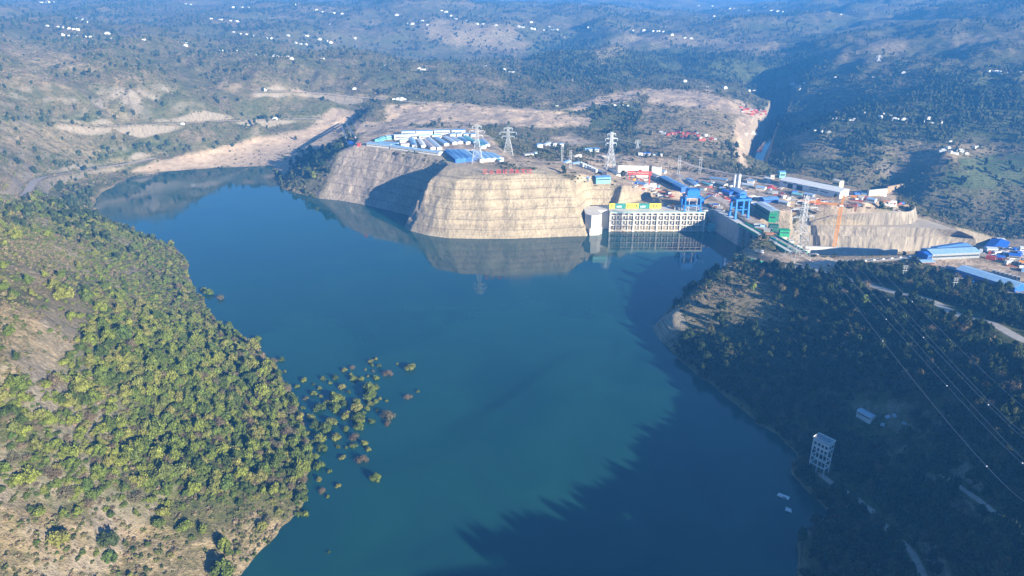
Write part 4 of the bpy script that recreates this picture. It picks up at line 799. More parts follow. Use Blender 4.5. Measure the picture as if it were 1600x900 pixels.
# retaining walls
def wall_slab(a, b, h, th, m_, label, name="retaining_wall", z=None, cat="wall"):
    zq = GZ1(*at(*a)[:2]) if z is None else z; A = np.array(G(a[0], a[1], zq)); B = np.array(G(b[0], b[1], zq)); dv = (B-A)[:2]; L = float(np.linalg.norm(dv)); c = (A+B)/2; zz = zq
    o = MB().box(-L/2, -th/2, -4, L/2, th/2, h).build(name, M[m_]); o.location = (c[0], c[1], zz); o.rotation_euler = (0, 0, math.atan2(dv[1], dv[0])); return tag(o, label, cat)
wall_slab((965,272),(1013,273),13,3,"lconc","long pale concrete wall behind the red gantry crane")
wall_slab((1018,273),(1033,274),13,4,"lconc","short pale concrete wall block next to the long one")
wall_slab((1356,306),(1384,303),8,3,"cream","tan retaining wall at the end of the yard beyond the white hall")
wall_slab((1384,303),(1411,298),13,3,"wood","brown stepped wall at the brink of the dark river valley")

# ------------------------------------------------------------------ power intake block
IA = np.array(G(952.5,362,0)); IB = np.array(G(1098.5,362,0)); L = IB[0]-IA[0]; y0 = float(IA[1]); ZT = 26.6
intake = empty("power_intake", ((IA[0]+IB[0])/2, y0, 0), 0, "wide concrete power intake with sixteen columns of framed bays above the water", "dam intake")
hw_ = L/2
MB().box(-hw_, 3.2, -14, hw_, 34, ZT-1.2).build("body", M["grey"], intake)
MB().box(-hw_-.6, -1.0, ZT-1.2, hw_+.6, 34, ZT).build("deck", M["lconc"], intake)
nb = 16; pw = L/nb
for i in range(nb+1):
    x = -hw_+i*pw; big = i % 4 == 0; MB().box(x-(1.0 if big else .42), -.6 if big else -.2, -14, x+(1.0 if big else .42), 3.3, ZT-1.25).build("pier", M["lconc"], intake)
for k, z in enumerate((1.5, 8.2, 14.8, 21.6)):
    b_ = MB()
    for i in range(nb): b_.box(-hw_+i*pw+.4, 0.1, z, -hw_+(i+1)*pw-.4, 3.25, z+.9)
    b_.build("cross_beam", M["lconc"], intake)
for i in range(nb):
    b_ = MB(); x = -hw_+(i+.5)*pw
    for z in (3.6, 10.3, 17.0): b_.box(x+.1, 1.4, z, x+pw*.30, 3.1, z+3.6)
    b_.build("gate_panel", M["conc"], intake)
MB().box(-hw_-.6, -1.2, ZT, hw_+.6, -.9, ZT+1.1).build("railing", M["teal"], intake)
# hoarding on the deck
bb = empty("hoarding", ((IA[0]+IB[0])/2, y0+16, ZT), 0, "long yellow and green hoarding standing on the intake deck", "billboard")
fx = lambda px: (px-953)/(1098-953)*L-hw_
for i, (x0, x1, m_) in enumerate([(953,962,"yellow"),(962,979,"pic"),(979,999,"yellow"),(999,1016,"pic"),(1016,1034,"yellow")]):
    pn = MB().box(fx(x0), 0, .5, fx(x1)-.15, .4, 7.5).build("panel", M[m_], bb)
    MB().bar((fx(x0)+.5, .7, 0), (fx(x0)+.5, .7, 7), .3).build("post", M["grey"], bb)
    if m_ == "pic": MB().box(fx(x0)+2, -.1, 2.0, fx(x0)+9, -.02, 4.4).build("picture_patch", M["pale"], pn)
for px in (957, 982, 995.5, 1021.5, 1027):
    k = MB(); n = 14; k.quad([(fx(px)+1.2*math.cos(i*6.2832/n), -.06, 4+1.2*math.sin(i*6.2832/n)) for i in range(n)]); k.build("round_emblem", M["black"], bb)
k = MB()
for i in range(5): k.box(fx(984.5)+i*1.7, -.1, 3.6, fx(984.5)+i*1.7+1.1, -.03, 4.5)
k.build("lettering", M["rust"], bb)
# wing wall to the left of the intake
wp = [G(917,328,26), G(953,327,26)]; 
W = MB(); pts = []
xL = G(917,370,0)[0]; xR = float(IA[0])-.7; yf = G(934,366,0)[1]
prof = [(xL-1, yf+6), (xL+6, yf-4), (xL+16, yf-5), (xL+22, yf+2), (xL+21, y0+6), (xR, y0+8), (xR, y0+34), (xL-1, y0+30)]
W.prism([(xL-1, yf+6), (xL+6, yf-2), (xL+14, yf-1), (xL+20, yf+6), (xL+17, y0+12), (xR, y0+13), (xR, y0+34), (xL-1, y0+30)], -14, 26)
o = W.build("wing_wall", M["lconc"]); tag(o, "curved pale concrete wing wall between the cut cliff and the intake", "wall")
MB().prism([(xL+4, yf-5), (xL+15, yf-4), (xL+21, yf+3), (xL+20, yf+8), (xL+4, yf+2)], -14, 9).build("toe_block", M["lconc"], None)
tb = bpy.data.objects["toe_block"]; tb.parent = o
# steel legged gantry on the intake deck (blue), with hoist house and slewing jib
def P3(px, py, z): g = G(px, py, z); return np.array(g)
gc = P3(1081,330,ZT); sc_ = (gc[1]*math.cos(PITCH)+(H-ZT)*math.sin(PITCH))/F     # metres per photo pixel
ig = empty("intake_gantry_crane", (gc[0], y0+10, ZT), 0, "tall bright blue gantry crane with hoist house and slanting jib on the intake deck", "crane")
for sx in (-10.5, 10.5):
    for sy in (-7, 9):
        lg = MB().bar((sx, sy, .6), (sx*.92, sy, 19), 1.9, 1.6).build("leg", M["sblue"], ig); MB().box(sx-1.8, sy-1.4, 0, sx+1.8, sy+1.4, 1.2).build("wheel_bogie", M["sblue"], lg)
b_ = MB()
for z in (7.5, 18.5):
    for sy in (-7, 9): b_.box(-11, sy-.9, z, 11, sy+.9, z+1.8)
    for sx in (-10, 10): b_.box(sx-.9, -7, z, sx+.9, 9, z+1.8)
b_.build("frame", M["sblue"], ig)
MB().box(-14.5, -5, 10, -9.8, 7, 17).box(9.8, -5, 10, 15, 7, 17).build("side_cabin", M["sblue"], ig)
MB().box(-8, -6, 20.4, 8, 7, 28).box(-6, -4, 28, 6, 5, 29).build("hoist_house", M["sblue"], ig)
MB().bar((-5, -7.2, 1), (-5, -7.2, 18), .8).bar((5, -7.2, 1), (5, -7.2, 18), .8).bar((-10, -7.2, 1), (-5, -7.2, 9), .6).bar((10, -7.2, 1), (5, -7.2, 9), .6).build("brace", M["steel"], ig)
MB().bar((14, 0, 13), (25, 2, 21), 1.3, .7).bar((14, 0, 15.5), (25, 2, 21), .4).build("jib", M["sblue"], ig)
MB().box(-22, 2, 0, -12.5, 6, 3.2).build("equipment_container", M["grey"], ig)
o = empty("small_deck_crane", (gc[0]-23, y0+18, ZT), 0, "small orange machine standing on the intake deck beside the blue crane", "machine"); MB().box(-1, -1, 0, 1, 1, 6).build("mast", M["orange"], o); MB().bar((0, 0, 6), (3, 0, 8), .5).box(-1.6, -1.3, 0, 1.6, 1.3, 1.5).build("boom", M["orange"], o)

# ------------------------------------------------------------------ spillway head: crest wall seen obliquely, piers, decks
SA = np.array(G(1118,330,26.5)); SB = np.array(G(1236,397,27.2)); dv = (SB-SA)[:2]; SL = float(np.linalg.norm(dv)); srz = math.atan2(dv[1], dv[0])
sp = empty("spillway_dam", (SA[0], SA[1], 0), srz, "concrete spillway dam with shaded piers and green edged decks reaching the headland", "dam")
def frac(px, py, z): p = np.array(G(px, py, z))[:2]-SA[:2]; return float(p @ dv/SL)
q1 = frac(1160, 352, 26.5)
# local x runs along the dam towards the camera, local +y is downstream
MB().box(-6, 0, -14, q1, 30, 25.6).build("abutment_block", M["conc"], sp)
np_ = 7; step = (SL-q1)/np_
for i in range(np_+1): MB().prism([(q1+i*step-2, 3), (q1+i*step, -1), (q1+i*step+2, 3), (q1+i*step+2, 34), (q1+i*step-2, 34)], -16, 25).build("pier", M["conc"], sp)
for i in range(np_): MB().box(q1+i*step+2, 12, -16, q1+(i+1)*step-2, 14, 20).build("radial_gate", M["grey"], sp)
MB().box(-6, 1, 25.62, SL+4, 9, 26.8).build("road_deck", M["lconc"], sp)
MB().box(q1-8, 14, 25.0, SL+2, 20, 26.6).build("service_deck", M["track"], sp)
MB().box(q1-6, .2, 25.0, SL, .8, 28.0).box(q1-6, 9.2, 24.8, SL, 10.8, 27.9).box(q1+4, 20.2, 25, SL, 21.2, 28).build("green_formwork", M["green"], sp)
for i in range(6): MB().box(q1+6+i*step, 10.9, 25.2, q1+8.5+i*step, 13.9, 26.9).build("cross_walk", M["green"], sp)
MB().box(-2, -9, -14, 3, -.1, 10).box(-8, -14, -14, -2.1, -.1, 6).build("recess_block", M["teal"], sp)
tb_ = empty("dam_recess_wall", (float(IB[0])+.8, y0+14, -14), 0, "shaded concrete recess wall between the intake and the spillway", "wall"); MB().box(0, 0, 0, SA[0]-IB[0]+4, 22, 40).build("wall_face", M["conc"], tb_)
# blue portal gantry on the spillway
gp = [np.array(G(x, y, 27))[:2] for x, y in ((1139,336),(1149,343),(1161,334),(1167,343))]
bg_ = empty("portal_gantry_crane", (float(np.mean([p[0] for p in gp])), float(np.mean([p[1] for p in gp])), 26.8), srz, "blue four legged portal gantry crane standing on the spillway dam", "crane")
for sx in (-7, 7):
    for sy in (-9, 9):
        MB().bar((sx, sy, 0), (sx*.85, sy*.95, 23), 2.6, 2.0).box(sx-2.2, sy-1.5, -.2, sx+2.2, sy+1.5, 1.2).build("leg", M["sblue"], bg_)
MB().box(-8, -10.5, 23, 8, -7.5, 26).box(-8, 7.5, 23, 8, 10.5, 26).box(-8, -7.4, 23.2, -5.2, 7.4, 25.8).box(5.2, -7.4, 23.2, 8, 7.4, 25.8).build("portal_beam", M["sblue"], bg_)
MB().box(-4, -4, 26.1, 4, 5, 29.5).bar((-2, 0, 29.5), (-2, 0, 31.5), .6).build("hoist_trolley", M["sblue"], bg_); MB().box(-6.5, -9, 11, -5.5, 9, 12.2).box(5.5, -9, 11, 6.5, 9, 12.2).build("tie_beam", M["sblue"], bg_)
# red gantry crane
ra = np.array(G(983,290,36)); rb = np.array(G(1014,291,36)); dv2 = (rb-ra)[:2]; rl = float(np.linalg.norm(dv2)); rg = empty("gantry_crane", ((ra[0]+rb[0])/2, (ra[1]+rb[1])/2, min(ra[2], rb[2])), math.atan2(dv2[1], dv2[0]), "red gantry crane straddling the stock yard", "crane")
for sx in (-1, 1):
    lg = MB()
    for sy in (-6, 6): lg.bar((sx*rl/2, sy, -.5), (sx*rl/2, sy*.6, 17), 1.1)
    for k in range(4): lg.bar((sx*rl/2, -6+k*.6, k*4), (sx*rl/2, 6-(k+1)*.6, (k+1)*4), .5)
    lg.bar((sx*rl/2, -6, .5), (sx*rl/2, 6, .5), 1.2); lg.build("leg_frame", M["red"], rg)
g_ = MB()
for sy in (-2.5, 2.5):
    for z in (17, 20.5): g_.bar((-rl/2-3, sy, z), (rl/2+3, sy, z), .9)
    n = 12
    for k in range(n): x = -rl/2-3+(rl+6)*k/n; g_.bar((x, sy, 17 if k % 2 else 20.5), (x+(rl+6)/n, sy, 20.5 if k % 2 else 17), .5)
g_.build("truss_girder", M["red"], rg); MB().box(-2, -3, 20.8, 2.5, 3, 23).build("hoist_trolley", M["red"], rg)
# green hall and green site buildings
hut((1186,330),(1209,344), 13, 12, "pale", "dgreen", "tall dark green shed with a long pale roof beside the spillway", None, "shed", "shed", pitch=.15, base=26.8)
hut((1201,343),(1212,344), 8, 8, "green", "green", "bright green netted frame at the near end of the dark green shed", None, "netted_frame", "shed", base=26.8)
hut((1201,357),(1215,357.5), 8, 5, "dgreen", "dgreen", "dull green container office between the netted frame and the bright green box", None, "site_office", "office", flat=True, base=26.5)
hut((1217,366),(1232,366.5), 8, 6, "green", "green", "bright green rectangular site box near the big pylon", None, "site_box", "building", flat=True, base=26.3)

# ------------------------------------------------------------------ lattice pylons
def pylon(px, py, toppy, base_w, arms, label, name="lattice_pylon", bw=.42, waist=.62, z=None, rot=0.0, pad=False, topw=.10):
    p = at(px, py) if z is None else G(px, py, z); dep = p[1]*math.cos(PITCH)+(H-p[2])*math.sin(PITCH)
    r = math.tan(PITCH+math.atan((toppy-450)/F)); Ht = H-r*p[1]-p[2]
    o = empty(name, p, rot, label, "pylon", "transmission pylons"); hw2 = base_w/2; tw = base_w*topw
    wd = lambda t: hw2*(1-t/waist)+tw*1.0*(t/waist) if t < waist else tw*(1-.35*(t-waist)/(1-waist))
    b = MB(); ts = [0, .17, .32, .44, .54, .62, .70, .77, .84, .91, 1.0]; cs = ((-1,-1),(1,-1),(1,1),(-1,1))
    for i in range(len(ts)-1):
        z0, z1 = ts[i]*Ht, ts[i+1]*Ht; w0, w1 = wd(ts[i]), wd(ts[i+1])
        for k in range(4):
            c, d = cs[k], cs[(k+1) % 4]
            b.bar((c[0]*w0, c[1]*w0, z0-(1 if i == 0 else 0)), (c[0]*w1, c[1]*w1, z1), bw*(1.3 if i < 4 else 1))
            b.bar((c[0]*w0, c[1]*w0, z0), (d[0]*w1, d[1]*w1, z1), bw*.6); b.bar((d[0]*w0, d[1]*w0, z0), (c[0]*w1, c[1]*w1, z1), bw*.6)
            if i: b.bar((c[0]*w0, c[1]*w0, z0), (d[0]*w0, d[1]*w0, z0), bw*.6)
    b.build("tower_body", M["steel"], o); tips = []
    for t, al in arms:
        z0 = t*Ht; w0 = wd(t)
        for s in (-1, 1):
            a = MB(); tip = (s*al, 0, z0+.6)
            for sy in (-1, 1): a.bar((s*w0, sy*w0, z0), tip, bw*.8); a.bar((s*w0, sy*w0, z0+Ht*.035), tip, bw*.6)
            for k in range(1, 4): f_ = k/4; a.bar((s*(w0+(al-w0)*f_), -w0*(1-f_), z0), (s*(w0+(al-w0)*f_), w0*(1-f_), z0), bw*.5)
            am = a.build("crossarm", M["steel"], o); MB().cyl(s*al, 0, z0-3.0, z0+.4, .35, n=6).build("insulator", M["pale"], am)
            q = Matrix.Rotation(rot, 3, 'Z') @ Vector((s*al, 0, z0-3)); tips.append(Vector(p)+q)
    if pad:
        for k in cs: MB().box(k[0]*hw2-1.5, k[1]*hw2-1.5, -3, k[0]*hw2+1.5, k[1]*hw2+1.5, .5).build("footing", M["lconc"], o)
    return o, tips
big, TB = pylon(1245, 404, 305, 20, [(.66, 13), (.79, 16), (.91, 11)], "largest lattice pylon, on the headland above the shaded bank", bw=.36, waist=.62, rot=.25, topw=.13)
p3, T3 = pylon(953, 266, 206, 15, [(.70, 8), (.82, 9), (.94, 6)], "pale pylon on a concrete pad behind the cut cliff", bw=.55, pad=True, topw=.14, rot=.15)
p1, T1 = pylon(746, 254, 194, 15, [(.70, 8), (.82, 10), (.94, 6)], "pylon rising beside the pale camp roofs at the cliff edge", bw=.36, topw=.14)
p2, T2 = pylon(794, 243, 198, 15, [(.66, 9), (.80, 12), (.94, 6)], "pylon in the trees behind the cliff top sign", bw=.34, topw=.14)
pylon(996, 232, 218, 6, [(.7, 4), (.9, 4)], "small distant pylon on the mid slope", bw=.3)
pylon(1372, 96, 86, 9, [(.7, 6), (.9, 5)], "tiny distant pylon on the hill behind the plateau village", bw=.5)
def pole_frame(px, py, toppy, n, gap, label, m_="steel", name="pole_frame", r=.35):
    p = at(px, py); rr = math.tan(PITCH+math.atan((toppy-450)/F)); Ht = max(6, H-rr*p[1]-p[2]); o = empty(name, p, 0, label, "pole", None)
    for i in range(n): MB().cyl((i-(n-1)/2)*gap, 0, -1, Ht, r, r*.7, n=8).build("pole", M[m_], o)
    b = MB()
    for t in (.98, .86, .7): b.bar((-(n-1)/2*gap-1.5, 0, Ht*t), ((n-1)/2*gap+1.5, 0, Ht*t), .3)
    b.build("cross_bar", M[m_], o); return o
pole_frame(1060,272,243,2,3,"double pole at the upper end of the yard road"); pole_frame(1093,272,246,2,3,"double pole right of the one beside the yard road")
pole_frame(878,253,228,2,2,"thin twin pole in front of the blue roofed cabins"); pole_frame(891,263,235,2,2,"thin twin pole beside the white tanks")
pole_frame(1410,441,415,2,2.2,"pale double pole among the trees above the ridge road", r=.25); pole_frame(1489,458,434,2,2.2,"pale double pole below the corner yard", r=.25)
# wires
def wire(name, p, q, r, label, sag=None, mid=None, group=None, balls=(), m_="wire", n=30):
    p, q = Vector(p), Vector(q); pts = []
    for i in range(n+1):
        t = i/n
        if mid is not None: c = Vector(mid)*2-(p+q)*.5; v = p*(1-t)**2+c*2*t*(1-t)+q*t*t
        else: v = p.lerp(q, t)-Vector((0, 0, 4*(sag or 0)*t*(1-t)))
        pts.append(v)
    k = MB()
    for i in range(n): k.bar(pts[i], pts[i+1], r)
    o = k.build(name, M[m_]); tag(o, label, "cable", group)
    for t in balls:
        v = pts[int(t*n)]; bm = bmesh.new(); bmesh.ops.create_icosphere(bm, subdivisions=2, radius=.4, matrix=Matrix.Translation(v)); me = bpy.data.meshes.new("marker_ball"); bm.to_mesh(me); bm.free(); me.materials.append(M["ball"]); link(bpy.data.objects.new("marker_ball", me), o)
    return o
WL = [(0,(1420,585),(1600,783),(.42,.80)),(1,(1464,586),(1600,722),(.36,.55,.92)),(2,(1478,588),(1606,716),()),(3,(1470,556),(1600,683),(.30,.46,.72)),(4,(1482,560),(1612,680),()),(5,(1500,545),(1605,632),(.34,))]
for k, m_, e_, bl in WL:
    s_ = TB[[0,2,4,1,3,5][k]]; mp_ = Vector(G(*m_, 66)); ep = Vector(G(*e_, 92)); ep2 = ep+(ep-mp_)*.9; ep2.z = ep.z+14
    A0 = s_; 
    wire("power_line", A0, ep, .13 if k else .16, ["power line lowest down the shaded bank, with two white marker balls","second power line over the shaded bank, with three white marker balls","thin power line close beside the second one","power line with three marker balls running through the middle of the span","thin power line beside the middle one","uppermost power line over the shaded bank, nearest the ridge road"][k], mid=mp_, group="power lines over the shaded bank", balls=bl)
    wire("power_line", ep, ep2, .20, "continuing span of the power lines beyond the shaded bank", sag=1, group="spans beyond the shaded bank")
for a, b, lb in [(T1,T2,"line between the camp pylon and the pylon in the trees"),(T2,T3,"line between the pylon in the trees and the padded pylon"),(T3,TB,"line between the padded pylon and the largest pylon")]:
    for i in (2, 3): wire("power_line", a[i], b[i], .22, lb+(", outer conductor" if i == 2 else ", inner conductor"), sag=8)
e_ = Vector(G(1100,232,45)); wire("power_line", T3[4], e_, .3, "bright cable sloping from the padded pylon towards the river", sag=6)

# ------------------------------------------------------------------ tower crane
tc_ = P3(1303,388,-22); cr = empty("tower_crane", tuple(tc_), R(158), "orange tower crane with its long jib lying across the terraced wall", "crane"); mh = 58
def lattice(b, p, q, w_, n, bw):
    p, q = Vector(p), Vector(q); d = (q-p); u = d.normalized().cross(Vector((0, 1, .01)) if abs(d.normalized().y) < .9 else Vector((1, 0, 0))).normalized(); v = d.normalized().cross(u)
    cs = [u*w_/2+v*w_/2, u*-w_/2+v*w_/2, u*-w_/2-v*w_/2, u*w_/2-v*w_/2]
    for k in range(4):
        b.bar(p+cs[k], q+cs[k], bw)
        for i in range(n): a0, a1 = p+d*(i/n), p+d*((i+1)/n); b.bar(a0+cs[k], a1+cs[(k+1) % 4], bw*.7)
b = MB(); lattice(b, (0,0,0), (0,0,mh), 3.4, 14, .75); b.build("mast", M["orange"], cr)
b = MB(); lattice(b, (0,0,mh+1.5), (52,0,mh+2.5), 1.8, 18, .4); b.build("jib", M["orange"], cr)
b = MB(); lattice(b, (0,0,mh+1.5), (-18,0,mh+1.5), 1.8, 6, .5); b.box(-18.5,-1.6,mh-5,-16,1.6,mh+1).box(-16,-2,mh+2,-8,2,mh+3); b.build("counter_jib", M["rust"], cr)
b = MB(); lattice(b, (0,0,mh+2), (-1,0,mh+14), 1.8, 4, .6); b.build("tower_head", M["orange"], cr); MB().box(-2.4,-2.4,mh,2.4,2.4,mh+2).box(1,-3.6,mh-2,3.6,-1.4,mh+1.2).build("cab", M["white"], cr)
b = MB(); b.bar((-1,0,mh+14),(34,0,mh+3),.25); b.bar((-1,0,mh+14),(-16,0,mh+2.4),.25); b.build("tie_rod", M["orange"], cr)
# terraced retaining wall, two steps with a bench road between
def interp(L_, n=60):
    L_ = np.array(L_); s = np.r_[0, np.cumsum(np.linalg.norm(np.diff(L_[:, :2], axis=0), axis=1))]; s /= s[-1]; t = np.linspace(0, 1, n); return np.stack([np.interp(t, s, L_[:, k]) for k in range(3)], 1)
def streaked(name, c0, c1, c2):
    m = bpy.data.materials.new(name); m.use_nodes = True; t = m.node_tree; N = t.nodes; b = N["Principled BSDF"]; b.inputs["Roughness"].default_value = .9
    geo = N.new("ShaderNodeNewGeometry"); mp = N.new("ShaderNodeMapping"); mp.inputs["Scale"].default_value = (1, 1, .05); n = N.new("ShaderNodeTexNoise"); n.inputs["Scale"].default_value = .22; n.inputs["Detail"].default_value = 8; n.inputs["Roughness"].default_value = .75
    r = N.new("ShaderNodeValToRGB"); e = r.color_ramp.elements; e.new(.5)
    for k, (p, c) in enumerate(((.34, c0), (.5, c1), (.64, c2))): e[k].position = p; e[k].color = tuple(c)+(1,)
    t.links.new(geo.outputs["Position"], mp.inputs[0]); t.links.new(mp.outputs[0], n.inputs["Vector"]); t.links.new(n.outputs["Fac"], r.inputs[0]); t.links.new(r.outputs[0], b.inputs["Base Color"]); return m
M["stained"] = streaked("stained_concrete_wall", (.07,.06,.05), (.25,.215,.165), (.40,.345,.265)); M["benchroad"] = mat("pale_bench_road", (.46,.39,.29), .9, noise=.2, nscale=.1)
T4 = [interp(l) for l in TWG]; tw_ = empty("terraced_wall", tuple(TWG[0][0]), 0, "two stepped stained concrete retaining wall beyond the spillway chute", "wall"); o0 = T4[0][0]
def ribbon(name, a, b, m_):
    n = len(a); V = np.concatenate([a, b])-o0; q = [(i, i+1, n+i+1, n+i) for i in range(n-1)]; return mesh_np(name, V, np.array(q), M[m_], tw_, False)
mid_ = T4[0]*.42+T4[1]*.58; mid_b = mid_+np.array([0, 1.6, 0]); ribbon("lower_wall", T4[0]-[0, 0, 8], mid_, "stained"); ribbon("berm", mid_, mid_b, "benchroad"); ribbon("middle_wall", mid_b, T4[1]+[0, 1.6, 0], "stained")
ribbon("bench_road", T4[1]+[0, 1.6, 0], T4[2], "benchroad"); ribbon("upper_wall", T4[2], T4[3], "stained"); bk_ = T4[3]+np.array([4, 16, 0]); bk_[:, 2] = np.minimum(bk_[:, 2]+2, [GZ1(x, y)+.3 for x, y in bk_[:, :2]]); ribbon("back_slope", T4[3], np.maximum(bk_, [-1e9, -1e9, 0]), "track")
# belt conveyor on the sand bank
for i, (x0, y0_, x1, y1_) in enumerate([(533,196,541,222),(541,197,556,220)]):
    a_, b_ = Vector(at(x0, y0_, 0)), Vector(at(x1, y1_, 0)); k = MB(); k.bar(a_+Vector((0,0,5)), b_+Vector((0,0,6)), 2.2)
    for t in range(7): p = a_.lerp(b_, t/6); k.bar(p-Vector((0,0,6)), p+Vector((0,0,6)), .5)
    tag(k.build("belt_conveyor", M["grey"]), ["long dark belt conveyor on trestles, nearer the beach","second dark belt conveyor on trestles, nearer the camp"][i], "conveyor")
# chute guide walls below the terraced wall
ca_ = np.array(G(1258,391,0)); cb_ = np.array(G(1402,397,0))
o = MB().box(0, 0, -30, float(np.linalg.norm((cb_-ca_)[:2])), 3, 5).build("chute_wall", M["lconc"]); o.location = tuple(ca_); o.rotation_euler = (0, 0, math.atan2(*(cb_-ca_)[:2][::-1])); tag(o, "bright concrete side wall of the spillway chute at the foot of the terraced wall", "wall")

# ------------------------------------------------------------------ framed tower by the shore, white cabin, half sunken roofs
ta = np.array(G(1279,733,7)); tw = empty("frame_tower", (float(ta[0])+1, float(ta[1])+2, GZ1(ta[0]+1, ta[1]+2)-.5), R(-52), "tall open concrete frame tower with two window storeys on top at the shaded shore", "tower")
TWL, TWW, TWH = 5.2, 3.0, 25.5
for sx in (-1, 0, 1):
    for sy in (-1, 1): MB().box(sx*TWL-.28, sy*TWW-.28, -3, sx*TWL+.28, sy*TWW+.28, TWH-8.4).build("column", M["white"], tw)
for z in (6, 11.5): MB().box(-TWL, -TWW-.3, z, TWL, -TWW+.3, z+.6).box(-TWL, TWW-.3, z, TWL, TWW+.3, z+.6).box(-TWL-.3, -TWW, z, -TWL+.3, TWW, z+.6).box(TWL-.3, -TWW, z, TWL+.3, TWW, z+.6).build("ring_beam", M["white"], tw)
tp = MB().box(-TWL-.4, -TWW-.4, TWH-8.4, TWL+.4, TWW+.4, TWH-.3).build("upper_storeys", M["white"], tw)
for z in (TWH-8, TWH-4.2):
    for i in range(4):
        for s in (-1, 1): x = -TWL+.9+i*2.55; MB().box(x, s*(TWW+.4)-.04, z, x+1.5, s*(TWW+.4)+.04, z+1.9).build("window", M["dark"], tp)
    for i in range(2):
        for s in (-1, 1): y = -TWW+.5+i*2.9; MB().box(s*(TWL+.4)-.04, y, z, s*(TWL+.4)+.04, y+1.9, z+1.9).build("window", M["dark"], tp)
MB().box(-TWL-.7, -TWW-.7, TWH-.3, TWL+.7, TWW+.7, TWH).build("roof_slab", M["grey"], tw)
MB().box(-TWL-.7, -TWW-.7, TWH, TWL+.7, -TWW-.4, TWH+.7).box(-TWL-.7, TWW+.4, TWH, TWL+.7, TWW+.7, TWH+.7).box(-TWL-.7, -TWW-.38, TWH, -TWL-.4, TWW+.38, TWH+.7).box(TWL+.4, -TWW-.38, TWH, TWL+.7, TWW+.38, TWH+.7).build("parapet", M["white"], tw)
hut((1342,645),(1364,657), 5.5, 3.4, "pale", "white", "white cabin standing alone in the shaded wood", None, "cabin", "cabin", over=.3)
for i, (x, y) in enumerate([(1388,652),(1398,650),(1414,662),(1380,664)]):
    p = at(x, y); o = MB().box(-1.8, -1.3, -.3, 1.8, 1.3, .5).quad([(-1.8, -1.3, .9), (1.8, -1.3, .7), (1.6, 1.3, 1.2), (-1.6, 1.2, .8)]).build("rubble_heap", M["pale"]); o.location = p; o.rotation_euler = (.1, -.1, i*1.3); tag(o, "pale heap of sheet debris beside the white cabin", "debris", "debris beside the white cabin")
for i, (x, y, lb) in enumerate([(1224,776,"pale slab roof of a drowned house with a dark slot, just above the water"),(1235,798,"tilted pale roof corner sinking into the dark water")]):
    g_ = G(x, y, 0); o = MB()
    if i == 0: o.box(-3.6, -1.6, -3, 3.6, 1.6, .5).box(-.4, -1.7, .52, 2.6, -.8, .56, 1)
    else: o.quad([(-3.4, -2.0, .9), (3.2, -1.6, -.5), (3.2, 1.6, -.6), (-2.6, 2.2, .8)]).quad([(-3.4, -2.0, .9), (-2.6, 2.2, .8), (-2.6, 2.2, -2), (-3.4, -2.0, -2)])
    o = o.build("drowned_roof", [M["white"], M["dark"]]); o.location = (g_[0], g_[1], 0); o.rotation_euler = (0, 0, R(-38 if i == 0 else -15)); tag(o, lb, "roof")

# ------------------------------------------------------------------ red characters on the cliff top
def bars(parent, strokes):
    b = MB()
    for x0, z0, x1, z1 in strokes: b.bar((x0, 0, z0), (x1, 0, z1), .75)
    return b.build("character", M["red"], parent)
GL = [[(0,.5,6,.5),(.8,3,5.2,3),(0,5.6,6,5.6)],[(1,0,1,3.5),(3,0,3,6),(5,0,5,3.5),(1,.4,5,.4)],[(.4,0,.4,5),(5.6,0,5.6,5),(.4,5,5.6,5),(.4,2.6,5.6,2.6),(3,0,3,6.4),(.4,0,5.6,0)],[(1,0,1,5.6),(2.6,5,5.6,5),(2.6,2.6,5.6,2.6),(2.6,0,5.6,0),(4,0,4,5)],[(.4,5.4,5.6,5.4),(1.2,0,1.2,3.6),(4.8,0,4.8,3.6),(1.2,3.6,4.8,3.6),(1.2,0,4.8,0),(3,3.6,3,6.4)],[(0,3.8,6,3.8),(3,0,3,6.2),(3,3.6,.4,.2),(3,3.6,5.6,.2)],[(.4,5.4,5.6,5.4),(3,0,3,6.4),(1,2.8,5,2.8),(0,0,6,0)],[(1,0,1,6),(0,4,2.2,4),(3,5.2,5.8,5.2),(4.4,0,4.4,5.2),(3,.2,5.8,.2)]]
for i, px in enumerate([757.8,768,779,789,799,808,817.5,827]):
    p = at(px, 270.5+(.3 if i < 4 else 0)); o = empty("sign_character", (p[0]-3, p[1], p[2]), 0, "red standing character, number %s of the eight on the cliff top" % ["one","two","three","four","five","six","seven","eight"][i], "sign", "red characters along the cliff top"); bars(o, GL[i]); o.scale = (1.05, 1, .9)
    b = MB()
    for x in (1, 5): b.bar((x, .6, -1.5), (x, .6, 5.5), .25)
    b.build("support_frame", M["grey"], o)
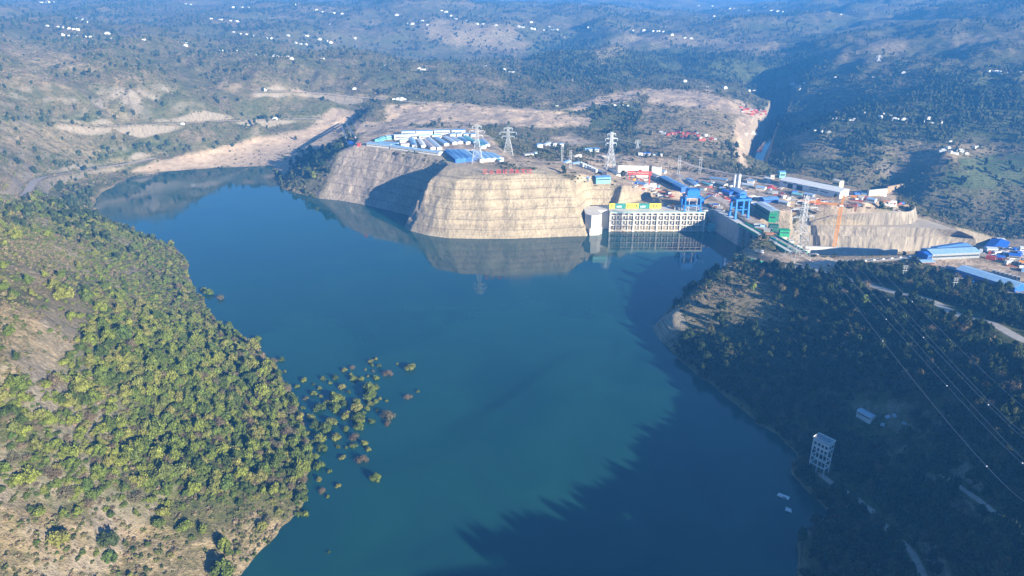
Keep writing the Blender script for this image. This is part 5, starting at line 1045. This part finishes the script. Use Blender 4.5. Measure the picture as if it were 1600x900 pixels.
# ------------------------------------------------------------------ vehicles and yard stock
def dump_truck(name="dump_truck"):
    o = empty(name, (0,0,0)); MB().box(-3.6,-1.15,.7,3.4,1.15,1.1).build("chassis", M["black"], o)
    c = MB().box(1.7,-1.2,1.1,3.6,1.2,3.2).build("cab", M["white"], o); MB().box(3.58,-1,2.1,3.66,1,3).build("windscreen", M["glass"], c)
    b = MB(); b.box(-3.8,-1.25,1.15,1.4,-1.15,3.0).box(-3.8,1.15,1.15,1.4,1.25,3.0).box(1.3,-1.14,1.15,1.4,1.14,3.4).box(-3.8,-1.14,1.15,1.28,1.14,1.3); b.build("dump_body", M["grey"], o)
    for x in (-2.8,-1.5,2.5):
        for s in (-1,1):
            k = MB(); n = 12; k.v = []; 
            for yy in (s*.85, s*1.22): k.v += [(x+.55*math.cos(i*2*math.pi/n), yy, .55+.55*math.sin(i*2*math.pi/n)) for i in range(n)]
            k.f = [(i,(i+1)%n,n+(i+1)%n,n+i) for i in range(n)]+[tuple(range(n)),tuple(range(n,2*n))]; k.m = [0]*(n+2); k.build("wheel", M["tyre"], o)
    return o
def container(m_):
    o = empty("shipping_container", (0,0,0)); MB().box(-3.05,-1.22,0,3.05,1.22,2.6).build("body", M[m_], o); MB().box(3.06,-1.1,.1,3.1,-.04,2.5).box(3.06,.04,.1,3.1,1.1,2.5).build("door", M["grey"], o); return o
def small_car(m_):
    o = empty("parked_car", (0,0,0)); MB().box(-2.1,-.85,.35,2.1,.85,.95).build("body", M[m_], o)
    b = MB(); b.v = [(-1.5,-.8,.95),(1.1,-.8,.95),(1.1,.8,.95),(-1.5,.8,.95),(-1.1,-.7,1.5),(.5,-.7,1.5),(.5,.7,1.5),(-1.1,.7,1.5)]; b.f = [(4,5,6,7),(0,1,5,4),(1,2,6,5),(2,3,7,6),(3,0,4,7)]; b.m = [0]*5; b.build("cabin", M["glass"], o)
    for x in (-1.3,1.3):
        for s in (-.75,.75): MB().box(x-.32,s-.12,0,x+.32,s+.12,.62).build("wheel", M["tyre"], o)
    return o
def stack(m_, name, seed):
    r = random.Random(seed); o = MB()
    for i in range(9): w_ = r.uniform(.5,1.2); y = -2+i*.5; o.box(-4+r.uniform(-.8,.4), y, 0, 4+r.uniform(-.5,.8), y+.4, w_)
    return o.build(name, M[m_])
tr0 = dump_truck(); tr0["category"] = "truck"
rows = [[(1552+i*6.4, 427.5+i*1.75) for i in range(7)], [(1580+i*6.5, 411+i*1.9) for i in range(4)]]
first = True
for ri, row in enumerate(rows):
    for i, (x, y) in enumerate(row):
        p = at(x, y); lb = ["dark tipper truck with white cab parked in the longer row of the corner yard","dark tipper truck parked in the short row near the frame edge"][ri]; g = ["tipper trucks in the longer row","tipper trucks in the short row"][ri]
        if first: tr0.location = (p[0], p[1], p[2]+.05); tr0.rotation_euler = (0,0,R(62)); tag(tr0, lb, "truck", g); first = False
        else: copy_thing(tr0, (p[0], p[1], p[2]+.05), R(62), lb, None, g)
protos = {}
def place(kind, x, y, rz, label, group, sc3=None):
    p = at(x, y); loc = (p[0], p[1], p[2]+.03)
    if kind not in protos:
        k, _, c_ = kind.partition("-")
        o = {"container": lambda: container(c_), "car": lambda: small_car(c_), "stack": lambda: stack(c_, {"rust":"rebar_stack","wood":"timber_stack","steel":"pipe_stack","red":"steel_frame_stack","conc":"block_stack"}[c_], len(protos))}[k]()
        protos[kind] = o; o.location = loc; o.rotation_euler = (0,0,rz); tag(o, label, {"container":"container","car":"car","stack":"stack"}[k], group)
        if sc3: o.scale = sc3
    else: copy_thing(protos[kind], loc, rz, label, sc3, group)
rr = random.Random(4)
COLN = {"white":"white","deep":"dark blue","red":"red","lblue":"light blue","orange":"orange","grey":"grey","cream":"cream","teal":"teal","rust":"rusty","wood":"timber","steel":"steel","conc":"concrete"}
areas = [("the yard in front of the white hall", [(1195,283),(1215,293),(1300,316),(1270,322),(1200,305)], 46), ("the yard around the twin silos", [(1060,285),(1120,285),(1190,300),(1185,325),(1150,325),(1100,300)], 46),
 ("the stock yard by the red gantry crane", [(985,275),(1012,278),(1060,312),(1030,308),(980,290)], 34), ("the deck beside the spillway", [(1165,352),(1200,350),(1240,385),(1215,388)], 26), ("the far corner of the corner yard", [(1530,395),(1575,388),(1600,398),(1600,425),(1560,408),(1535,405)], 34),
 ("the heaps beyond the white hall", [(1330,300),(1352,297),(1360,318),(1335,325)], 22), ("the excavated hill by the river", [(1030,206),(1110,208),(1135,217),(1110,222),(1040,212)], 26), ("the end of the excavated hill", [(1150,165),(1195,172),(1200,182),(1160,180)], 22), ("the edge of the bushy plateau", [(1380,312),(1412,318),(1415,324),(1385,320)], 9), ("the crest of the dam road", [(1105,318),(1120,322),(1145,340),(1135,338)], 12)]
def inpoly(x, y, P): return bool(inside(np.array([x]), np.array([y]), P)[0])
for an, P, n in areas:
    x0, x1 = min(p[0] for p in P), max(p[0] for p in P); y0_, y1_ = min(p[1] for p in P), max(p[1] for p in P); k = 0; t_ = 0
    while k < n*1.35 and t_ < 3000:
        t_ += 1; x, y = rr.uniform(x0, x1), rr.uniform(y0_, y1_)
        if not inpoly(x, y, P): continue
        k += 1; u = rr.random(); rz = rr.choice([R(-38), R(52), R(-30), R(10)])+rr.uniform(-.15, .15)
        if "excavated" in an: kind = rr.choice(["stack-red","container-red","container-white","stack-rust","container-red"])
        elif u < .34: kind = rr.choice(["container-white","container-lblue","container-red","container-deep","container-cream","container-orange"])
        elif u < .5: kind = rr.choice(["car-white","car-grey","car-red"])
        else: kind = rr.choice(["stack-rust","stack-wood","stack-steel","stack-red","stack-conc","stack-steel"])
        kk, _, c_ = kind.partition("-"); nm = {"container":"container","car":"parked vehicle","stack":"stack of material"}[kk]
        s_ = rr.uniform(.8, 1.5); place(kind, x, y, rz, "%s %s lying in %s" % (COLN[c_], nm, an) if kk != "car" else "%s vehicle parked in %s" % (COLN[c_], an), "%s %ss in %s" % (COLN[c_], nm, an), (s_*(1.2 if kk == "stack" else 1), s_, s_))
for x, y in [(1186,396),(1190,399)][:1]:
    p = at(x, y); copy_thing(tr0, (p[0], p[1], p[2]), R(-40), "white truck parked alone on the headland beside the green fence", (1.3,1.3,1.3), "truck on the headland")
# black and white kerb blocks on the bend
kb = None
ends = np.array([at(1268,421), at(1300,414.5), at(1340,409.5), at(1400,403.5), at(1450,399)])
kp = densify(ends, 5.0)
for i in range(0, len(kp)):
    p = kp[i]
    if kb is None: kb = MB().box(-1.2,-.35,-.3,1.2,.35,1.1).build("kerb_block", M["white"]); tag(kb, "black or white painted kerb block along the bend of the service road", "kerb block", "painted kerb blocks"); o = kb
    else:
        o = kb.copy(); C.objects.link(o)
        if i % 2:
            if "kbb" not in globals(): kbb = kb.data.copy(); kbb.materials[0] = M["black"]
            o.data = kbb
    d = kp[min(i+1, len(kp)-1)]-kp[max(i-1, 0)]; o.location = (p[0], p[1], p[2]+.1); o.rotation_euler = (0,0,math.atan2(d[1], d[0]))
# green fence round the headland
fp = np.array([at(1150,404), at(1156,400.5), at(1162,403), at(1180,408.5), at(1200,413.5), at(1222,420)]); fp = densify(fp, 4)
fe = empty("green_fence", tuple(fp[0]), 0, "low green mesh fence round the tip of the headland", "fence"); b = MB(); c_ = MB()
for i in range(len(fp)-1):
    a_, q = Vector(fp[i]-fp[0]), Vector(fp[i+1]-fp[0]); up = Vector((0,0,2.2)); dn = Vector((0,0,-1.2)); s = (q-a_).cross(Vector((0,0,1))).normalized()*.06
    b.quad([a_+dn+s, q+dn+s, q+up+s, a_+up+s]); b.quad([a_+up-s, q+up-s, q+dn-s, a_+dn-s]); c_.bar(a_+dn, a_+up*1.1, .15)
b.build("mesh_panel", M["green"], fe); c_.build("post", M["steel"], fe)
# ------------------------------------------------------------------ villages
VIL = {
 "on the crest of the left hill": "74,41 92,42 100,43 108,45 117,46 123,47 97,55 106,56 118,57 133,58 143,58 168,53 176,61 225,62 292,69 290,72 345,80 352,80 370,81",
 "on the hazy slope above the left hill": "65,4 75,4 85,4 120,29 130,31 135,35 290,6 298,7 365,12 378,12 388,12 330,30 345,31 360,33 370,34 365,50 375,53 385,54 395,56",
 "strung along the hazy slope beyond the crest": "461,8 495,16 503,19 522,21 535,22 515,38 417,61 424,61 480,56 450,56 462,67 470,69 478,70 500,62 510,64 517,67 554,60",
 "clustered on the middle of the brown ridge": "403,86 412,87 430,88 438,89 450,90 456,92 504,92 603,104 655,108 662,109 758,105 787,110 797,113",
 "in the hamlet under the far ridge": "638,38 645,38 668,39 660,33 745,38 755,38 775,40 620,24 690,17 697,19 705,25 712,30 730,34",
 "beside the dirt road on the lower brown slope": "554,139 616,155 622,155 628,155 634,155 430,186 413,141 870,166 285,194",
 "along the upper edge of the wooded bluff": "810,42 817,43 830,45 835,46 850,47 862,47 870,47 858,42 830,35 920,43 988,47 1006,48 1020,49 1028,49 1036,50 1050,55 1070,59 1080,60",
 "on the saddle of the far skyline": "1115,26 1091,9 1113,10 1140,14 1147,14 1170,17 1195,12 1205,17 1215,18 1223,19 1252,17 1314,23",
 "at the foot of the wooded bluff": "868,124 888,126 892,126 1069,128 1105,136 1132,138 1170,142 1178,142 802,114 960,166 970,165 980,167",
 "on the edge of the right-hand plateau": "1305,122 1365,121 1375,121 1412,114 1485,117 1508,112 1545,112 1555,112 1563,114 1575,114 1595,113 1238,138 1245,137 1252,135 1257,131 1250,140",
 "in the white village on the wooded terrace": "1287,189 1302,187 1308,186 1318,188 1328,188 1335,188 1345,176 1352,177 1375,184 1382,178 1392,182 1397,187 1404,186 1412,187 1420,185 1430,190 1440,190 1450,186 1455,192 1467,191",
 "above the bend of the river channel": "1262,202 1275,204 1285,206 1295,207 1165,209 1175,208 1180,210",
 "beside the terraced fields": "1485,221 1473,236 1485,238 1492,240 1500,236 1510,240 1524,230 1480,232",
}
HM = []
for sd_ in range(3):
    m_ = MB(); r_ = random.Random(sd_); w_ = r_.uniform(5, 7); l_ = r_.uniform(7, 9)
    m_.box(-l_, -w_, -3, l_, w_, 4.2); m_.box(-l_-.3, -w_-.3, 4.2, l_+.3, w_+.3, 4.6, 1)
    if sd_ != 1: m_.box(-l_*.5, -w_*.8, 4.61, l_*.6, w_*.6, 7.8); m_.box(-l_*.55, -w_*.85, 7.8, l_*.65, w_*.65, 8.1, 1)
    for x in (-.6, 0, .6): m_.box(x*l_-.8, -w_-.06, 1.2, x*l_+.8, -w_-.01, 3, 2)
    HM.append(m_.build("village_house", [M["white"], M["cream"], M["glass"]]))
used = set()
k = 0
for where, pts in VIL.items():
    for t in pts.split():
        px, py = map(float, t.split(",")); p = at(px, py); i = k % 3; k += 1
        o = HM[i] if i not in used else HM[i].copy()
        if i in used: C.objects.link(o)
        used.add(i); dep = math.hypot(p[0], p[1]); s_ = rr.uniform(.36, .62)*(1+max(0, dep-1500)/5000)
        o.location = p; o.rotation_euler = (0, 0, rr.uniform(-.6, .6)); o.scale = (s_, s_, s_*.9); tag(o, "small white flat roofed house "+where, "house", "houses "+where)
